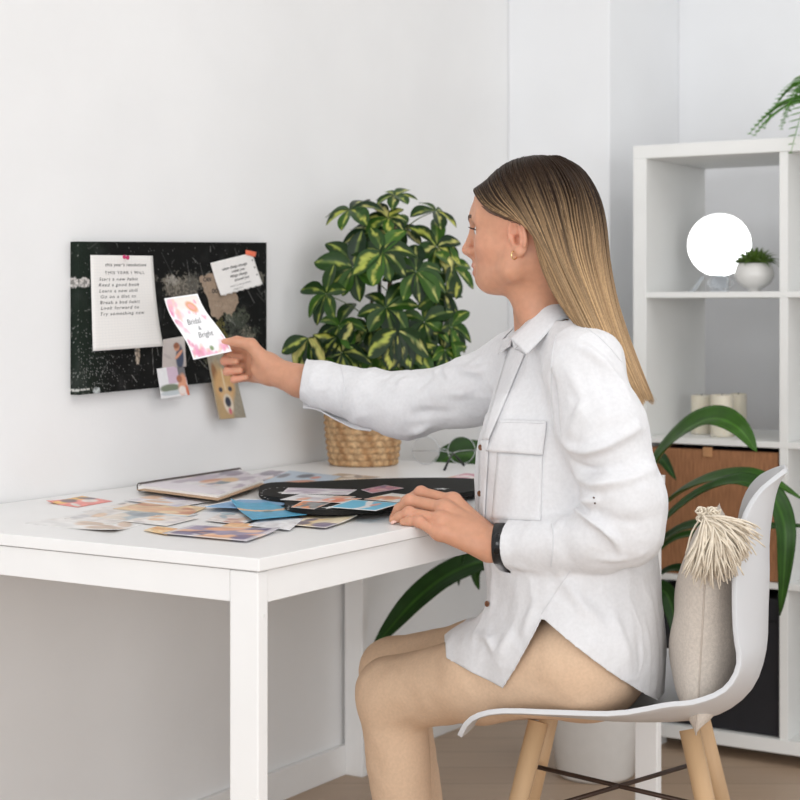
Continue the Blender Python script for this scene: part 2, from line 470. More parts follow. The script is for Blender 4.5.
# ------------------------------------------------------------------ desk
DL, DD = 1.415, 0.80
desk = thing('desk', 'long white desk with square legs standing against the wall, covered in cut out pictures', 'desk', R(DL / 2, DD / 2), ROOM_A)
rbox('tabletop', (0, 0, TZ - .0185), (DL, DD, TZ), M['desk'], desk, bev=.0012)
zt = TZ - .0205; za = TZ - .066
rbox('apron', (.0285, .007, za), (DL - .0315, .024, zt), M['desk'], desk, bev=.001)
rbox('apron', (.0285, DD - .024, za), (DL - .0315, DD - .006, zt), M['desk'], desk, bev=.001)
rbox('apron', (.006, .057, za), (.024, DD - .057, zt), M['desk'], desk, bev=.001)
rbox('apron', (DL - .028, .057, za), (DL - .010, DD - .057, zt), M['desk'], desk, bev=.001)
for (u, v) in ((.004, .005), (.004, DD - .056), (DL - .031, .005), (DL - .031, DD - .056)):
    l = rbox('leg', (u, v, 0), (u + .024, v + .051, zt), M['desk'], desk, bev=.0025)
    if u < .1 and v < .1:
        MB().box((u + .011, v - .0008, .655), (u + .015, v + .0008, .659), MROOM).make('screw_cap', M['shelf'], l)

# ------------------------------------------------------------------ cube shelf
SU, SV = 1.998, .340
SD = .385
shelf = thing('cube_shelf', 'white open cube shelving unit standing beside the wall pier', 'shelf', R(SU + SD / 2, SV - .7), ROOM_A)
ZT = 1.4965
W_IN, W_DIV, W_OUT = .343, .021, .0355
cols = [SV - W_OUT]
shelf_w = 2 * W_OUT + 3 * W_IN + 2 * W_DIV
rbox('top_panel', (SU, SV - shelf_w, ZT - .033), (SU + SD, SV, ZT), M['shelf'], shelf, bev=.0015)
rbox('bottom_panel', (SU, SV - shelf_w, .03), (SU + SD, SV, .063), M['shelf'], shelf, bev=.0015)
rbox('side_panel', (SU, SV - W_OUT, .063), (SU + SD, SV, ZT - .033), M['shelf'], shelf, bev=.0015)
rbox('side_panel', (SU, SV - shelf_w, .063), (SU + SD, SV - shelf_w + W_OUT, ZT - .033), M['shelf'], shelf, bev=.0015)
BZ = [1.131, .7715, .4345]
for z in BZ:
    rbox('shelf_board', (SU + .002, SV - shelf_w + W_OUT, z - .0145), (SU + SD - .002, SV - W_OUT, z), M['shelf'], shelf, bev=.001)
for i in (1, 2):
    v1 = SV - W_OUT - i * W_IN - (i - 1) * W_DIV
    zs = [.063] + [q for z in BZ[::-1] for q in (z - .0145, z)] + [ZT - .033]
    for k in range(0, len(zs), 2):
        rbox('divider', (SU + .003, v1 - W_DIV, zs[k]), (SU + SD - .003, v1, zs[k + 1]), M['shelf'], shelf, bev=.001)
for u in (SU + .03, SU + SD - .07):
    for v in (SV - .06, SV - shelf_w + .02):
        rbox('foot', (u, v, 0), (u + .04, v + .04, .03), M['shelf'], shelf)

CV = SV - W_OUT - W_IN / 2          # middle of the first column
# rattan drawer box in the third row
rb = thing('rattan_box', 'brown rattan storage box filling a cube of the white shelf', 'box', R(SU + .19, CV, BZ[2]), ROOM_A)
w = W_IN / 2 - .006
zb0, zb1 = BZ[2] + .0005, BZ[1] - .0145 - .012
rbox('front_panel', (SU + .012, CV - w, zb0), (SU + .026, CV + w, zb1), M['rattan'], rb, bev=.003)
rbox('side_panel', (SU + .026, CV - w, zb0), (SU + .34, CV - w + .012, zb1), M['rattan'], rb)
rbox('side_panel', (SU + .026, CV + w - .012, zb0), (SU + .34, CV + w, zb1), M['rattan'], rb)
rbox('back_panel', (SU + .328, CV - w + .012, zb0), (SU + .34, CV + w - .012, zb1), M['rattan'], rb)
rbox('bottom', (SU + .026, CV - w + .012, zb0), (SU + .328, CV + w - .012, zb0 + .01), M['rattan'], rb)
rbox('lining', (SU + .027, CV - w + .013, zb1 - .014), (SU + .327, CV + w - .013, zb1 - .004), M['navy'], rb)
pt = to_room(on_wall(710, 452, 0)); 
def on_front(px, py, u):
    q = (px - 400) / F; rate = AX.y + q * AX.x; d = (u + C0.dot(AX)) / rate
    return P(px, py, d)
c = to_room(on_front(708, 452, SU + .012))
rbox('label_holder', (SU + .008, c.y - .012, c.z - .012), (SU + .0125, c.y + .012, c.z + .012), mat('tan_leather', (.5, .26, .12), .6, noise=.1), rb, bev=.001)
# black box in the bottom row
bb = thing('storage_box', 'black lidded storage box in the bottom row of the white shelf', 'box', R(SU + .19, CV, .063), ROOM_A)
rbox('body', (SU + .02, CV - w, .0635), (SU + .34, CV + w - .004, .34), M['darkbox'], bb, bev=.003)
rbox('lid', (SU + .016, CV - w - .003, .34), (SU + .344, CV + w, .395), M['darkbox'], bb, bev=.003)

# candles in the second row
for (px, base, top, wpx, du, lab) in ((701.5, 437.5, 395, 20.5, .16, 'cream pillar candle nearest the side panel of the white shelf'),
                                  (722, 436, 394.5, 22.5, .10, 'cream pillar candle in front, between two others on the white shelf'),
                                  (738, 433.5, 393.5, 17, .19, 'cream pillar candle at the back, nearest the shelf divider')):
    p = on_front(px, base, SU + du); d = p.y; r = wpx / 2 / F * d; h = (base - top) / F * d
    p.z = BZ[1]
    cd = thing('pillar_candle', lab, 'candle', p, 0, 'pillar candles in the shelf')
    h = HC - (top - HY) / F * d - BZ[1]
    MB().lathe([(r * .97, 0.0003), (r, .003), (r, h - .004), (r * .96, h), (r * .85, h - .001), (r * .5, h - .004), (.001, h - .005)], p, 36).make('wax', M['wax'], cd, True)
    MB().tube([p + Vector((0, 0, h - .006)), p + Vector((.001, 0, h + .002))], .0012, 6).make('wick', M['ink'], cd, True)

# round mirror on its stand
mp = on_front(719.5, 245, SU + .17); d = mp.y; r = 32.2 / F * d
mir = thing('table_mirror', 'round white tabletop mirror on a small clear stand in the top cube of the shelf', 'mirror', Vector((mp.x, mp.y, BZ[0])), 0)
nrm = (Vector((-.27, -.96, .055))).normalized()
tl = nrm.to_track_quat('Z', 'Y').to_matrix()
MB().lathe([(r * .98, -.006), (r, -.003), (r, .003), (r * .985, .0042)], mp, 64, tl).make('frame', M['ceramic'], mir, True)
MB().lathe([(.0005, .0045), (r * .972, .0045), (r * .972, .005), (.0005, .005)], mp, 64, tl, cap=False).make('mirror_glass', M['mirror'], mir)
st = MB()
zb = BZ[0]
MB().box((mp.x - .022, mp.y - .012, zb + .0005), (mp.x + .022, mp.y + .02, mp.z - r + .006), None, .003).make('stand', M['acrylic'], mir)
hk = MB()
for sx in (-1, 1):
    hk.tube([Vector((mp.x + sx * (.006 + .026 * math.sin(a)), mp.y - .016, zb + .020 - .016 * math.cos(a) + .003)) for a in np.linspace(0, 2.4, 10)], .0018, 6)
hk.make('curled_foot', M['chrome'], mir, True)
# clear acrylic easel left of it
ep = on_front(693, 288, SU + .12)
ea = thing('acrylic_strip', 'small clear acrylic strip leaning by the side panel near the round mirror', 'holder', Vector((ep.x, ep.y, zb)), 0)
MB().box((-.004, -.012, 0), (.004, .012, .042), Matrix.Translation(Vector((ep.x, ep.y, zb + .004))) @ Matrix.Rotation(math.radians(35), 4, 'Y'), .001).make('strip', M['acrylic'], ea)
MB().box((ep.x - .012, ep.y - .012, zb + .0003), (ep.x + .004, ep.y + .012, zb + .004), None, .001).make('foot', M['acrylic'], ea)

# white footed pot with succulent
pp = on_front(754.5, 292, SU + .085); pp.z = BZ[0]; d = pp.y; k = d / F
pot = thing('succulent_pot', 'small succulent in a round white footed pot beside the mirror', 'potted plant', pp, 0)
MB().lathe([(5 * k, .0004), (6.5 * k, 1.2 * k), (6 * k, 3 * k), (9 * k, 4 * k), (15 * k, 8 * k), (19.3 * k, 14 * k), (20 * k, 18 * k), (18.6 * k, 24 * k), (16.5 * k, 28.3 * k), (15.6 * k, 28.6 * k), (15.4 * k, 27 * k), (15.8 * k, 24 * k), (.001, 23 * k)], pp, 48).make('pot', M['ceramic'], pot, True)
lf = MB()
for i in range(46):
    a = i * 2.39996; e = math.radians(14 + 66 * (1 - i / 46.0)) if i > 22 else math.radians(58 + 30 * (1 - i / 22))
    L = (19 + 8 * i / 46) * k; e = math.radians(85 - 60 * (i / 45) ** .8)
    dr = Vector((math.cos(a), math.sin(a), 0)); wd = Vector((-math.sin(a), math.cos(a), 0))
    rows = []
    for j in range(7):
        t = j / 6; el = e - .6 * t * t * (i / 46)
        c = pp + Vector((0, 0, 26 * k)) + dr * (2 * k + L * t * math.cos(el)) + Vector((0, 0, L * t * math.sin(el)))
        wj = 4.3 * k * math.sin(PI * (.12 + .88 * t) ** .75) * (1 - t ** 6) + .0002
        up = Vector((0, 0, 1)) * math.cos(el) - dr * math.sin(el)
        rows.append([c + wd * wj, c + up * wj * -.45, c - wd * wj, c + up * wj * .35])
    lf.grid(rows, True)
lf.make('rosette', M['succulent'], pot, True)

# ------------------------------------------------------------------ chair
CX, CY = 0.363, 2.83
chair = thing('shell_chair', 'white moulded shell chair that the woman sits on', 'chair', (CX, CY, 0), 0)
# profile: (forward(-x), z, edge wrap forward, edge lift, half width)
prof = [(.235, .405, 0, .012, .19), (.215, .428, 0, .02, .205), (.17, .437, 0, .028, .212), (.08, .434, .0, .035, .218), (-.02, .428, .005, .045, .222),
        (-.11, .430, .02, .06, .223), (-.172, .446, .04, .05, .22), (-.216, .485, .040, .03, .212), (-.235, .54, .038, .012, .206),
        (-.238, .60, .046, .0, .199), (-.240, .66, .050, 0, .19), (-.240, .715, .048, 0, .178), (-.246, .768, .042, 0, .155), (-.254, .803, .029, 0, .12), (-.264, .823, .012, 0, .075), (-.270, .832, .0, 0, .03)]
CROT = Matrix.Translation((CX, CY, 0)) @ Matrix.Rotation(math.radians(-12), 4, 'Z') @ Matrix.Translation((-CX, -CY, 0))
pr = crom(prof, 44)
rows = []
for (fw, z, wf, lift, hw) in pr:
    row = []
    for t in np.linspace(-1, 1, 33):
        e = abs(t) ** 2.2
        row.append(CROT @ Vector((CX - fw - wf * e, CY + hw * t, z + lift * e)))
    rows.append(row)
sh = MB().grid(rows).make('shell', M['chair'], chair, True)
solidify(sh, .008, 0); b = sh.modifiers.new('edge', 'BEVEL'); b.width = .002; b.segments = 2
for (sx, sy) in ((1, 1), (1, -1), (-1, 1), (-1, -1)):
    a = Vector((CX + sx * .12, CY + sy * .11, .427)); bq = Vector((CX + sx * .22, CY + sy * .21, 0.0))
    MB().tube([CROT @ a, CROT @ a.lerp(bq, .5), CROT @ bq], [.017, .015, .011], 12).make('leg', M['wood'], chair, True)
MB().tube([Vector((CX + .15, CY + .14, .30)), Vector((CX - .15, CY - .14, .30))], .004, 8).tube([Vector((CX + .15, CY - .14, .30)), Vector((CX - .15, CY + .14, .30))], .004, 8).make('brace', M['spiral'], chair, True)

# cushion between her back and the chair
cu0 = Vector((0.506, 2.80, .594))
cush = thing('cushion', 'off white cotton cushion with a corner tassel propped against the chair back', 'cushion', Vector((.50, 2.80, .45)), 0)
axw = Vector((.24, 1, -.06)).normalized(); axh = Vector((.055, 0, 1)).normalized(); axt = axh.cross(axw).normalized() * 1.0
def pillow(sgn, n=30):
    rows = []
    for i in range(n + 1):
        h = -1 + 2 * i / n; row = []
        for j in range(n + 1):
            q = -1 + 2 * j / n
            th = .052 * (max(1 - abs(h) ** 2.6, 0) ** .55) * (max(1 - abs(q) ** 2.6, 0) ** .62) * (1.08 - .22 * h)
            pin = .93 + .07 * (abs(h) * abs(q)) ** 1.5
            th += .0025 * math.sin(9 * h + 5 * q) * (1 - abs(h * q)) * (1 - h * h) * (1 - q * q)
            row.append(cu0 + axw * (q * .175 * pin) + axh * (h * .170 * pin) + axt * (sgn * th))
        rows.append(row)
    return rows
a = pillow(1); b2 = [r_[::-1] for r_ in pillow(-1)]
cs = MB().grid(a).grid(b2).make('cover', M['cushion'], cush, True)
rim = [a[i][0] for i in range(31)]
MB().tube([p + Vector((0, 0, 0)) for p in rim], .0014, 6).make('seam', mat('seam_thread', (.5, .43, .37), .9, noise=.1), cush, True)
# tassel
corner = a[30][0]
tk = corner + Vector((-.002, -.012, -.004))
tsl = MB()
for i in range(420):
    q = random.random(); ang = math.radians(-112 + 88 * q + random.gauss(0, 10)); L = random.uniform(.060, .096) * (1 - .12 * abs(q - .4))
    dp = random.uniform(-.030, .004); ph = random.uniform(0, 6)
    s0 = tk + Vector((random.uniform(-.010, .012), random.uniform(-.012, .006), random.uniform(-.008, .006)))
    pts = []
    for j in range(7):
        t = j / 6; wv = .0042 * t
        pts.append(s0 + Vector((math.cos(ang) * L * t * (1 - .12 * t) + wv * math.sin(ph + 5 * t), dp * math.sin(PI * min(1, t * .75)) + wv * math.cos(ph * 2 + 5 * t), math.sin(ang) * L * t - .010 * t * t + .016 * math.sin(PI * t * .55) * q)))
    tsl.tube(pts, [.0016, .0016, .0016, .0015, .0015, .0014, .0010], 5)
for i in range(40):
    a0 = random.uniform(0, 6.28); c = tk + Vector((random.uniform(-.016, .016), random.uniform(-.010, .004), random.uniform(-.004, .014)))
    tsl.tube([c + Vector((.005 * math.cos(a0 + t), .003 * math.sin(2 * t), .0042 * math.sin(a0 + t))) for t in np.linspace(0, 5, 9)], .0014, 5)
tsl.tube([corner + Vector((.004, .012, .002)), tk], [.006, .012], 8)
tsl.make('tassel', M['tassel'], cush, True)
# ------------------------------------------------------------------ sheets of paper
def lin(c):
    c = np.asarray(c, float) / 255.0
    return np.where(c <= .04045, c / 12.92, ((c + .055) / 1.055) ** 2.4)
def sheet(name, q, colfn, m, nx=24, ny=24, bend=None, parent=None, thick=.0005, uv=False):
    """q: corners top-left, top-right, bottom-right, bottom-left"""
    q = [Vector(x) for x in q]
    nrm = (q[1] - q[0]).cross(q[3] - q[0]).normalized()
    def pos(s, t):
        p = q[0] * ((1 - s) * (1 - t)) + q[1] * (s * (1 - t)) + q[2] * (s * t) + q[3] * ((1 - s) * t)
        if bend: p = p + bend(s, t)
        return p
    S, T = np.meshgrid(np.linspace(0, 1, nx + 1), np.linspace(0, 1, ny + 1))
    V = [pos(s, t) for s, t in zip(S.ravel(), T.ravel())]
    w = nx + 1
    Q = np.array([(j * w + i, (j + 1) * w + i, (j + 1) * w + i + 1, j * w + i + 1) for j in range(ny) for i in range(nx)])
    o = mk(name, V, Q, m, parent, True, tint=None if colfn is None else colfn(S.ravel(), T.ravel()), tintname='print',
           uv=np.stack([S.ravel(), 1 - T.ravel()], 1) if uv else None, loc=None if parent else tuple(pos(.5, .5)))
    solidify(o, thick, -1)
    return o, pos, nrm
def write(parent, pos, nrm, body, s, t, size, m, name='handwriting', aspect=1.0, shear=.15, lift=.0006, align='LEFT', rot=0.0, space=1.0, bold=0.0):
    """letters mapped onto a sheet: size is the letter height in t units, aspect = sheet height / width"""
    v, f = text_shape(body, 1.0, shear, space, align, bold)
    cr, sr = math.cos(rot), math.sin(rot); out = []
    for x, y in v:
        x, y = x * cr - y * sr, x * sr + y * cr
        out.append(pos(s + x * size * aspect, t - y * size) - nrm * 0 + nrm * lift * SIDE)
    return mk(name, out, f, m, parent)
SIDE = -1

def E(S, T, cx, cy, rx, ry, rot=0.0):
    c, s_ = math.cos(rot), math.sin(rot); x, y = S - cx, T - cy
    return ((x * c + y * s_) / rx) ** 2 + ((-x * s_ + y * c) / ry) ** 2
def lay(C, mask, col, soft=None):
    a = np.clip(mask, 0, 1)[:, None]; return C * (1 - a) + lin(col) * a
def inside(e, soft=.35):
    return np.clip((1 + soft - e) / (2 * soft), 0, 1)
def blobs(pal, seed, n=9, border=.05, size=(.07, .26)):
    n = int(n * 1.8)
    """a printed snapshot: overlapping soft shapes on a ground colour, pale margin"""
    def fn(S, T):
        rg = np.random.default_rng(seed)
        C = np.tile(lin(pal[0]), (len(S), 1))
        for i in range(n):
            col = pal[1 + int(rg.integers(len(pal) - 1))]
            e = E(S, T, rg.uniform(.05, .95), rg.uniform(.05, .95), rg.uniform(*size), rg.uniform(*size), rg.uniform(0, 3))
            C = lay(C, inside(e, .3) * .92, col)
        V = np.stack([S * 9, T * 9, S * 0 + seed], 1)
        C = C * (1 + .16 * vnoise(V, 1.0, seed)[:, None])
        if border:
            d = np.minimum(np.minimum(S, 1 - S), np.minimum(T, 1 - T))
            C = lay(C, (d < border).astype(float) * .55, (242, 240, 238))
        return np.clip(C, 0, 1)
    return fn

# ------------------------------------------------------------------ canvas on the wall
BV0, BV1 = .783, WV
def bq(s, t, v=BV0, out=0.0):
    u = .4757 + .5893 * s; z = 1.2173 + .0169 * s - (.2894 + .0045 * s) * t
    return R(u, v - out, z)
canvas = thing('canvas_board', 'black distressed canvas board hung on the white wall above the desk', 'board', bq(.5, .5, WV), ROOM_A)
def s_of(px):
    p = to_room(on_wall(px, 300, BV0)); return (p.x - .4757) / .5893
def st_of(px, py):
    p = to_room(on_wall(px, py, BV0)); s = (p.x - .4757) / .5893
    return s, (1.2173 + .0169 * s - p.z) / (.2894 + .0045 * s)
def canvas_col(S, T):
    n = len(S); C = np.tile(np.array([.0075, .0078, .0075]), (n, 1))
    U, W = S * .589, T * .29
    V3 = np.stack([U, W, U * 0], 1)
    green = np.clip((.16 - S) / .16, 0, 1); C += green[:, None] * np.array([.006, .014, .008])
    haze = np.clip(vnoise(V3, 18, 3) * .7 + vnoise(V3, 60, 4) * .5, 0, 1) ** 2
    C += haze[:, None] * .018
    # torn grey map shapes
    def blot(px, py, rx, ry, rot, col, seed, ragged=.9):
        nonlocal C
        s, t = st_of(px, py); e = E(U, W, s * .589, t * .29, rx, ry, rot) + ragged * (vnoise(V3, (45, 80, 1), seed) * .9 + vnoise(V3, 160, seed + 1) * .7 + vnoise(V3, 380, seed + 3) * .7)
        k = np.clip(.5 + 1.1 * vnoise(V3, 330, seed + 2), 0, 1)
        C = lay(C, inside(e, .08) * (.35 + .65 * k), col)
    blot(148, 278, .028, .012, 0, (98, 94, 88), 11); blot(180, 286, .055, .024, .1, (128, 122, 112), 14)
    blot(195, 281, .030, .022, .2, (88, 86, 80), 17); blot(172, 280, .02, .01, 0, (150, 146, 138), 20)
    blot(246, 335, .03, .016, 0, (130, 126, 112), 23); blot(233, 343, .035, .018, 0, (120, 116, 100), 26)
    blot(240, 318, .028, .02, 0, (80, 84, 72), 29); blot(222, 336, .022, .03, 0, (110, 104, 62), 32)
    blot(228, 314, .020, .01, .4, (120, 122, 108), 61, 1.2); blot(240, 330, .05, .022, .3, (70, 74, 66), 64, 1.5); blot(214, 352, .03, .03, .3, (84, 84, 70), 67, 1.2)
    blot(258, 276, .03, .012, 0, (120, 116, 106), 35); blot(138, 352, .008, .022, 0, (190, 175, 158), 38, .5)
    blot(82, 282, .02, .009, 0, (205, 200, 196), 41, .8); blot(97, 391, .008, .007, 0, (190, 195, 195), 44, .6)
    # beige torn scrap
    p = [st_of(*q) for q in ((199, 276), (224, 272), (226, 288), (236, 286), (239, 302), (232, 316), (224, 312), (219, 320), (212, 316), (208, 300))]
    px_, py_ = np.array(p)[:, 0], np.array(p)[:, 1]; ins = np.zeros(n, bool); j = len(p) - 1
    Sx = S + .006 * vnoise(V3, 120, 50); Tx = T + .012 * vnoise(V3, 120, 51)
    for i in range(len(p)):
        cnd = ((py_[i] > Tx) != (py_[j] > Tx)) & (Sx < (px_[j] - px_[i]) * (Tx - py_[i]) / (py_[j] - py_[i] + 1e-9) + px_[i]); ins ^= cnd; j = i
    C = lay(C, ins.astype(float), (158, 139, 121)) * (1 + .10 * vnoise(V3, 140, 52)[:, None] * ins[:, None])
    # scratches and flecks
    rg = np.random.default_rng(5)
    for i in range(120):
        x0 = rg.uniform(0, .589); y0 = rg.uniform(0, .29); a = rg.choice([.8, 1.1, -.9, 1.5, .1]) + rg.normal(0, .25); L = rg.exponential(.022)
        b = rg.uniform(.03, .32)
        dx, dy = math.cos(a), math.sin(a); tt = np.clip((U - x0) * dx + (W - y0) * dy, 0, L)
        dist = np.hypot(U - x0 - tt * dx, W - y0 - tt * dy)
        C += (np.clip(1 - dist / .0011, 0, 1) * b * (.3 + .7 * rg.random()))[:, None] * np.array([1, .99, .95])
    fl = vnoise(V3, (700, 420, 1), 8) + .6 * vnoise(V3, 1100, 9); dens = 1.10 - .50 * np.clip(1 - np.hypot((S - .06) / .3, (T - .85) / .4), 0, 1)
    C = lay(C, np.clip((fl - dens) * 5, 0, 1) * .42, (190, 190, 186))
    k = ((np.abs(W - .285 * .985 + .0) < .0022) & (U > -.01) & (U < .03) & (vnoise(V3, 500, 6) > -.5)).astype(float)
    C = lay(C, k * .8, (215, 215, 210))
    return np.clip(C, 0, 1)
NX, NY = 330, 170
q = [bq(0, 0), bq(1, 0), bq(1, 1), bq(0, 1)]
S, T = np.meshgrid(np.linspace(0, 1, NX + 1), np.linspace(0, 1, NY + 1)); S = S.ravel(); T = T.ravel()
V = np.array([bq(s, t) for s, t in zip(S, T)]); w_ = NX + 1
Q = np.array([(j * w_ + i, (j + 1) * w_ + i, (j + 1) * w_ + i + 1, j * w_ + i + 1) for j in range(NY) for i in range(NX)])
mk('printed_face', V, Q, M['canvas'], canvas, False, tint=canvas_col(S, T), tintname='print')
# wrapped edge, the picture carried round it
ev, ef, ec = [], [], []
def edge(a, b, n):
    m_ = 8; base = len(ev)
    for i in range(n + 1):
        s = a[0] + (b[0] - a[0]) * i / n; t = a[1] + (b[1] - a[1]) * i / n
        for j in range(m_ + 1):
            ev.append(bq(s, t, BV0 + (BV1 - .0005 - BV0) * j / m_))
            k = .022 / .589 * j / m_
            ec.append((abs(s - (0 if s < .5 else 1)) + (k if s < .5 else -k) if abs(a[0] - b[0]) < .5 else s, t))
    for i in range(n):
        for j in range(m_): ef.append((base + i * (m_ + 1) + j, base + i * (m_ + 1) + j + 1, base + (i + 1) * (m_ + 1) + j + 1, base + (i + 1) * (m_ + 1) + j))
edge((0, 0), (0, 1), 120); edge((1, 1), (1, 0), 20); edge((1, 0), (0, 0), 20); edge((0, 1), (1, 1), 20)
ec = np.array(ec); ec[:, 0] = np.clip(np.where(ec[:, 0] < 0, -ec[:, 0], ec[:, 0]), 0, 1)
mk('wrapped_edge', ev, ef, M['canvas'], canvas, False, tint=canvas_col(ec[:, 0], ec[:, 1]), tintname='print')
mk('backing', [bq(0.01, .02, BV1 - .0004), bq(.99, .02, BV1 - .0004), bq(.99, .98, BV1 - .0004), bq(.01, .98, BV1 - .0004)], [(0, 1, 2, 3)], M['board_brown'], canvas)
bpos = lambda s, t: bq(s, t)
bn = (q[1] - q[0]).cross(q[3] - q[0]).normalized()
SIDE = 1 if (bn.dot(AY) < 0) else -1
s, t = st_of(203, 281.5)
write(canvas, bpos, bn, 'CAN', s, t, .042, M['ink'], 'lettering', .5, 0, .0006, bold=.02)
s, t = st_of(212, 293)
write(canvas, bpos, bn, 'DO', s, t, .042, M['ink'], 'lettering', .5, 0, .0006, bold=.02)

# notes on the board
def wq(pts, v): return [on_wall(x, y, v) for x, y in pts]
def curl(dx, dy, amt):
    return lambda s, t: AY * -(amt * max(0, (s if dx else 1) * (t if dy else 1)) ** 2)
note, npos, nn = sheet('squared_note', wq(((90.4, 255), (152.6, 255.8), (158.8, 346), (93, 351.2)), BV0 - .0015), None, M['gridpaper'], 16, 24,
                       lambda s, t: AY * -(.012 * t ** 3 * s + .002 * math.sin(3 * s)), uv=True)
tag(note, 'white squared paper note of handwritten resolutions pinned on the black board', 'note')
lines = [('this year\u2019s resolutions', .21, .115), ('THIS YEAR I WILL', .20, .20), ('Start a new habit', .11, .268), ('Read a good book', .10, .328), ('Learn a new skill', .105, .392),
         ('Go on a diet to', .12, .452), ('Break a bad habit', .11, .513), ('Look forward to', .12, .572), ('Try something new', .105, .634)]
for i, (tx, s, t) in enumerate(lines):
    write(note, npos, nn, tx, s, t, .047 if i != 1 else .046, M['ink'], 'handwriting', 1.5 if i > 1 else (1.52 if i == 0 else 1.35), .22 if i != 1 else 0, .0008, space=(1.04 if i == 0 else 1.2) if i != 1 else 1.32, rot=.0)
pin = thing('push_pin', 'pink push pin holding the squared note', 'pin', on_wall(123.6, 256, BV0), 0)
pc = on_wall(123.6, 257, BV0 - .002); ptr = (AY * -1).to_track_quat('Z', 'Y').to_matrix()
MB().lathe([(.0006, 0), (.0045, .0002), (.0045, .0016), (.0025, .003), (.0022, .008), (.004, .0095), (.0042, .0115), (.0030, .0125)], pc, 24, (Matrix.Rotation(.25, 3, 'X') @ ptr)).make('head', M['pin'], pin, True)

def torn(s, t):
    return Vector((0, 0, (.0012 * math.sin(47 * s) + .001 * math.sin(91 * s + 1)) * (1 if t > .99 else 0))) + AY * (-.005 * t * t)
n2, p2, nn2 = sheet('punched_note', wq(((210.6, 263), (252.3, 252.6), (261, 284.6), (219.3, 296)), BV0 - .0012), None, M['paper'], 40, 20, torn)
tag(n2, 'white torn note with cursive writing and punched holes, taped on the black board', 'note')
for tx, s, t, sz in (('when things change', .20, .30, .115), ('inside you', .40, .43, .115), ('things change', .33, .56, .115), ('around you', .40, .69, .115)):
    write(n2, p2, nn2, tx, s, t, sz, M['ink'], 'handwriting', .62, .35, .0008, space=1.05, bold=.008)
write(n2, p2, nn2, 'there\u2019s no change without', .26, .83, .075, M['inkgrey'], 'handwriting', .62, .35, .0008)
write(n2, p2, nn2, 'change of me', .30, .93, .07, M['inkgrey'], 'handwriting', .62, .35, .0008)
for t in (.22, .44, .67):
    c = [p2(.945 + .016 * math.cos(a), t + .024 * math.sin(a)) + nn2 * .0007 * SIDE for a in np.linspace(0, 2 * PI, 14)[:-1]]
    mk('punched_hole', c, [tuple(range(13))], M['ink'], n2)
tp, _, _ = sheet('tape_strip', wq(((245.6, 249.8), (256.6, 252.1), (255.3, 257), (245.9, 254.7)), BV0 - .0032), None, M['tape'], 6, 4)
tag(tp, 'orange red strip of tape holding the torn note', 'tape')

def photo_up(S, T):
    C = np.tile(lin((196, 186, 182)), (len(S), 1)); C = lay(C, np.clip(1 - T * 1.5, 0, 1) * .6, (214, 208, 204))
    C = lay(C, inside(E(S, T, .74, .68, .17, .40)), (70, 78, 100)); C = lay(C, inside(E(S, T, .62, .33, .13, .13)), (206, 150, 120)); C = lay(C, inside(E(S, T, .60, .27, .13, .10)), (150, 95, 70))
    C = lay(C, inside(E(S, T, .70, .58, .22, .06, -.7)), (222, 160, 130)); C = lay(C, inside(E(S, T, .2, .6, .2, .05, .5)) * .5, (170, 160, 160))
    return C
def photo_dn(S, T):
    C = np.tile(lin((236, 236, 238)), (len(S), 1)); C = lay(C, ((S > .34) & (T < .55)).astype(float), (214, 190, 208)); C = lay(C, ((S > .74) & (T < .4)).astype(float), (120, 118, 122))
    C = lay(C, inside(E(S, T, .36, .68, .36, .13)), (122, 132, 112)); C = lay(C, inside(E(S, T, .40, .85, .4, .08)), (196, 204, 208))
    C = lay(C, inside(E(S, T, .82, .62, .15, .36, .2)), (222, 160, 130)); C = lay(C, inside(E(S, T, .74, .42, .10, .12)), (176, 110, 84)); C = lay(C, inside(E(S, T, .78, .80, .13, .14)), (238, 226, 220)); C = lay(C, inside(E(S, T, .96, .85, .06, .2)), (214, 120, 90))
    return C
def photo_dog(S, T):
    T = T - .12
    C = np.tile(lin((158, 150, 134)), (len(S), 1)); C *= (1 + .13 * vnoise(np.stack([S * 14, T * 26, S * 0], 1), 1.0, 2)[:, None])
    C = lay(C, inside(E(S, T, .30, .62, .3, .5)), (186, 158, 118))
    C = lay(C, inside(E(S, T, .18, .28, .10, .16, -.35)), (150, 108, 74)); C = lay(C, inside(E(S, T, .74, .30, .11, .15, .4)), (168, 120, 78))
    C = lay(C, inside(E(S, T, .46, .44, .38, .22)), (208, 166, 116)); C = lay(C, inside(E(S, T, .46, .58, .22, .20)), (214, 178, 132))
    C = lay(C, inside(E(S, T, .46, .68, .17, .13)), (226, 214, 196)); C = lay(C, inside(E(S, T, .46, .36, .035, .16)), (226, 204, 166))
    C = lay(C, inside(E(S, T, .46, .655, .105, .07)), (52, 56, 72)); C = lay(C, inside(E(S, T, .47, .78, .06, .045)), (206, 110, 120))
    for x in (.28, .64): C = lay(C, inside(E(S, T, x, .485, .075, .034)), (64, 66, 80))
    return np.clip(C, 0, 1)
ph1, _, _ = sheet('photo_print', wq(((163, 339.5), (183.5, 336), (185.2, 366.5), (162.4, 368.5)), BV0 - .001), photo_up, M['print'], 30, 36, lambda s, t: AY * (-.003 * s))
tag(ph1, 'small photo of a woman against a pale wall, upper of two by the board edge', 'photo', 'small photos along the lower edge of the board')
ph2, _, _ = sheet('photo_print', wq(((156.8, 368.8), (183.6, 365.2), (188.8, 395), (160.3, 399)), BV0 - .0025), photo_dn, M['print'], 36, 36, lambda s, t: AY * (-.003 * t))
tag(ph2, 'small photo of a seated woman by a plant, hanging below the upper small photo', 'photo', 'small photos along the lower edge of the board')
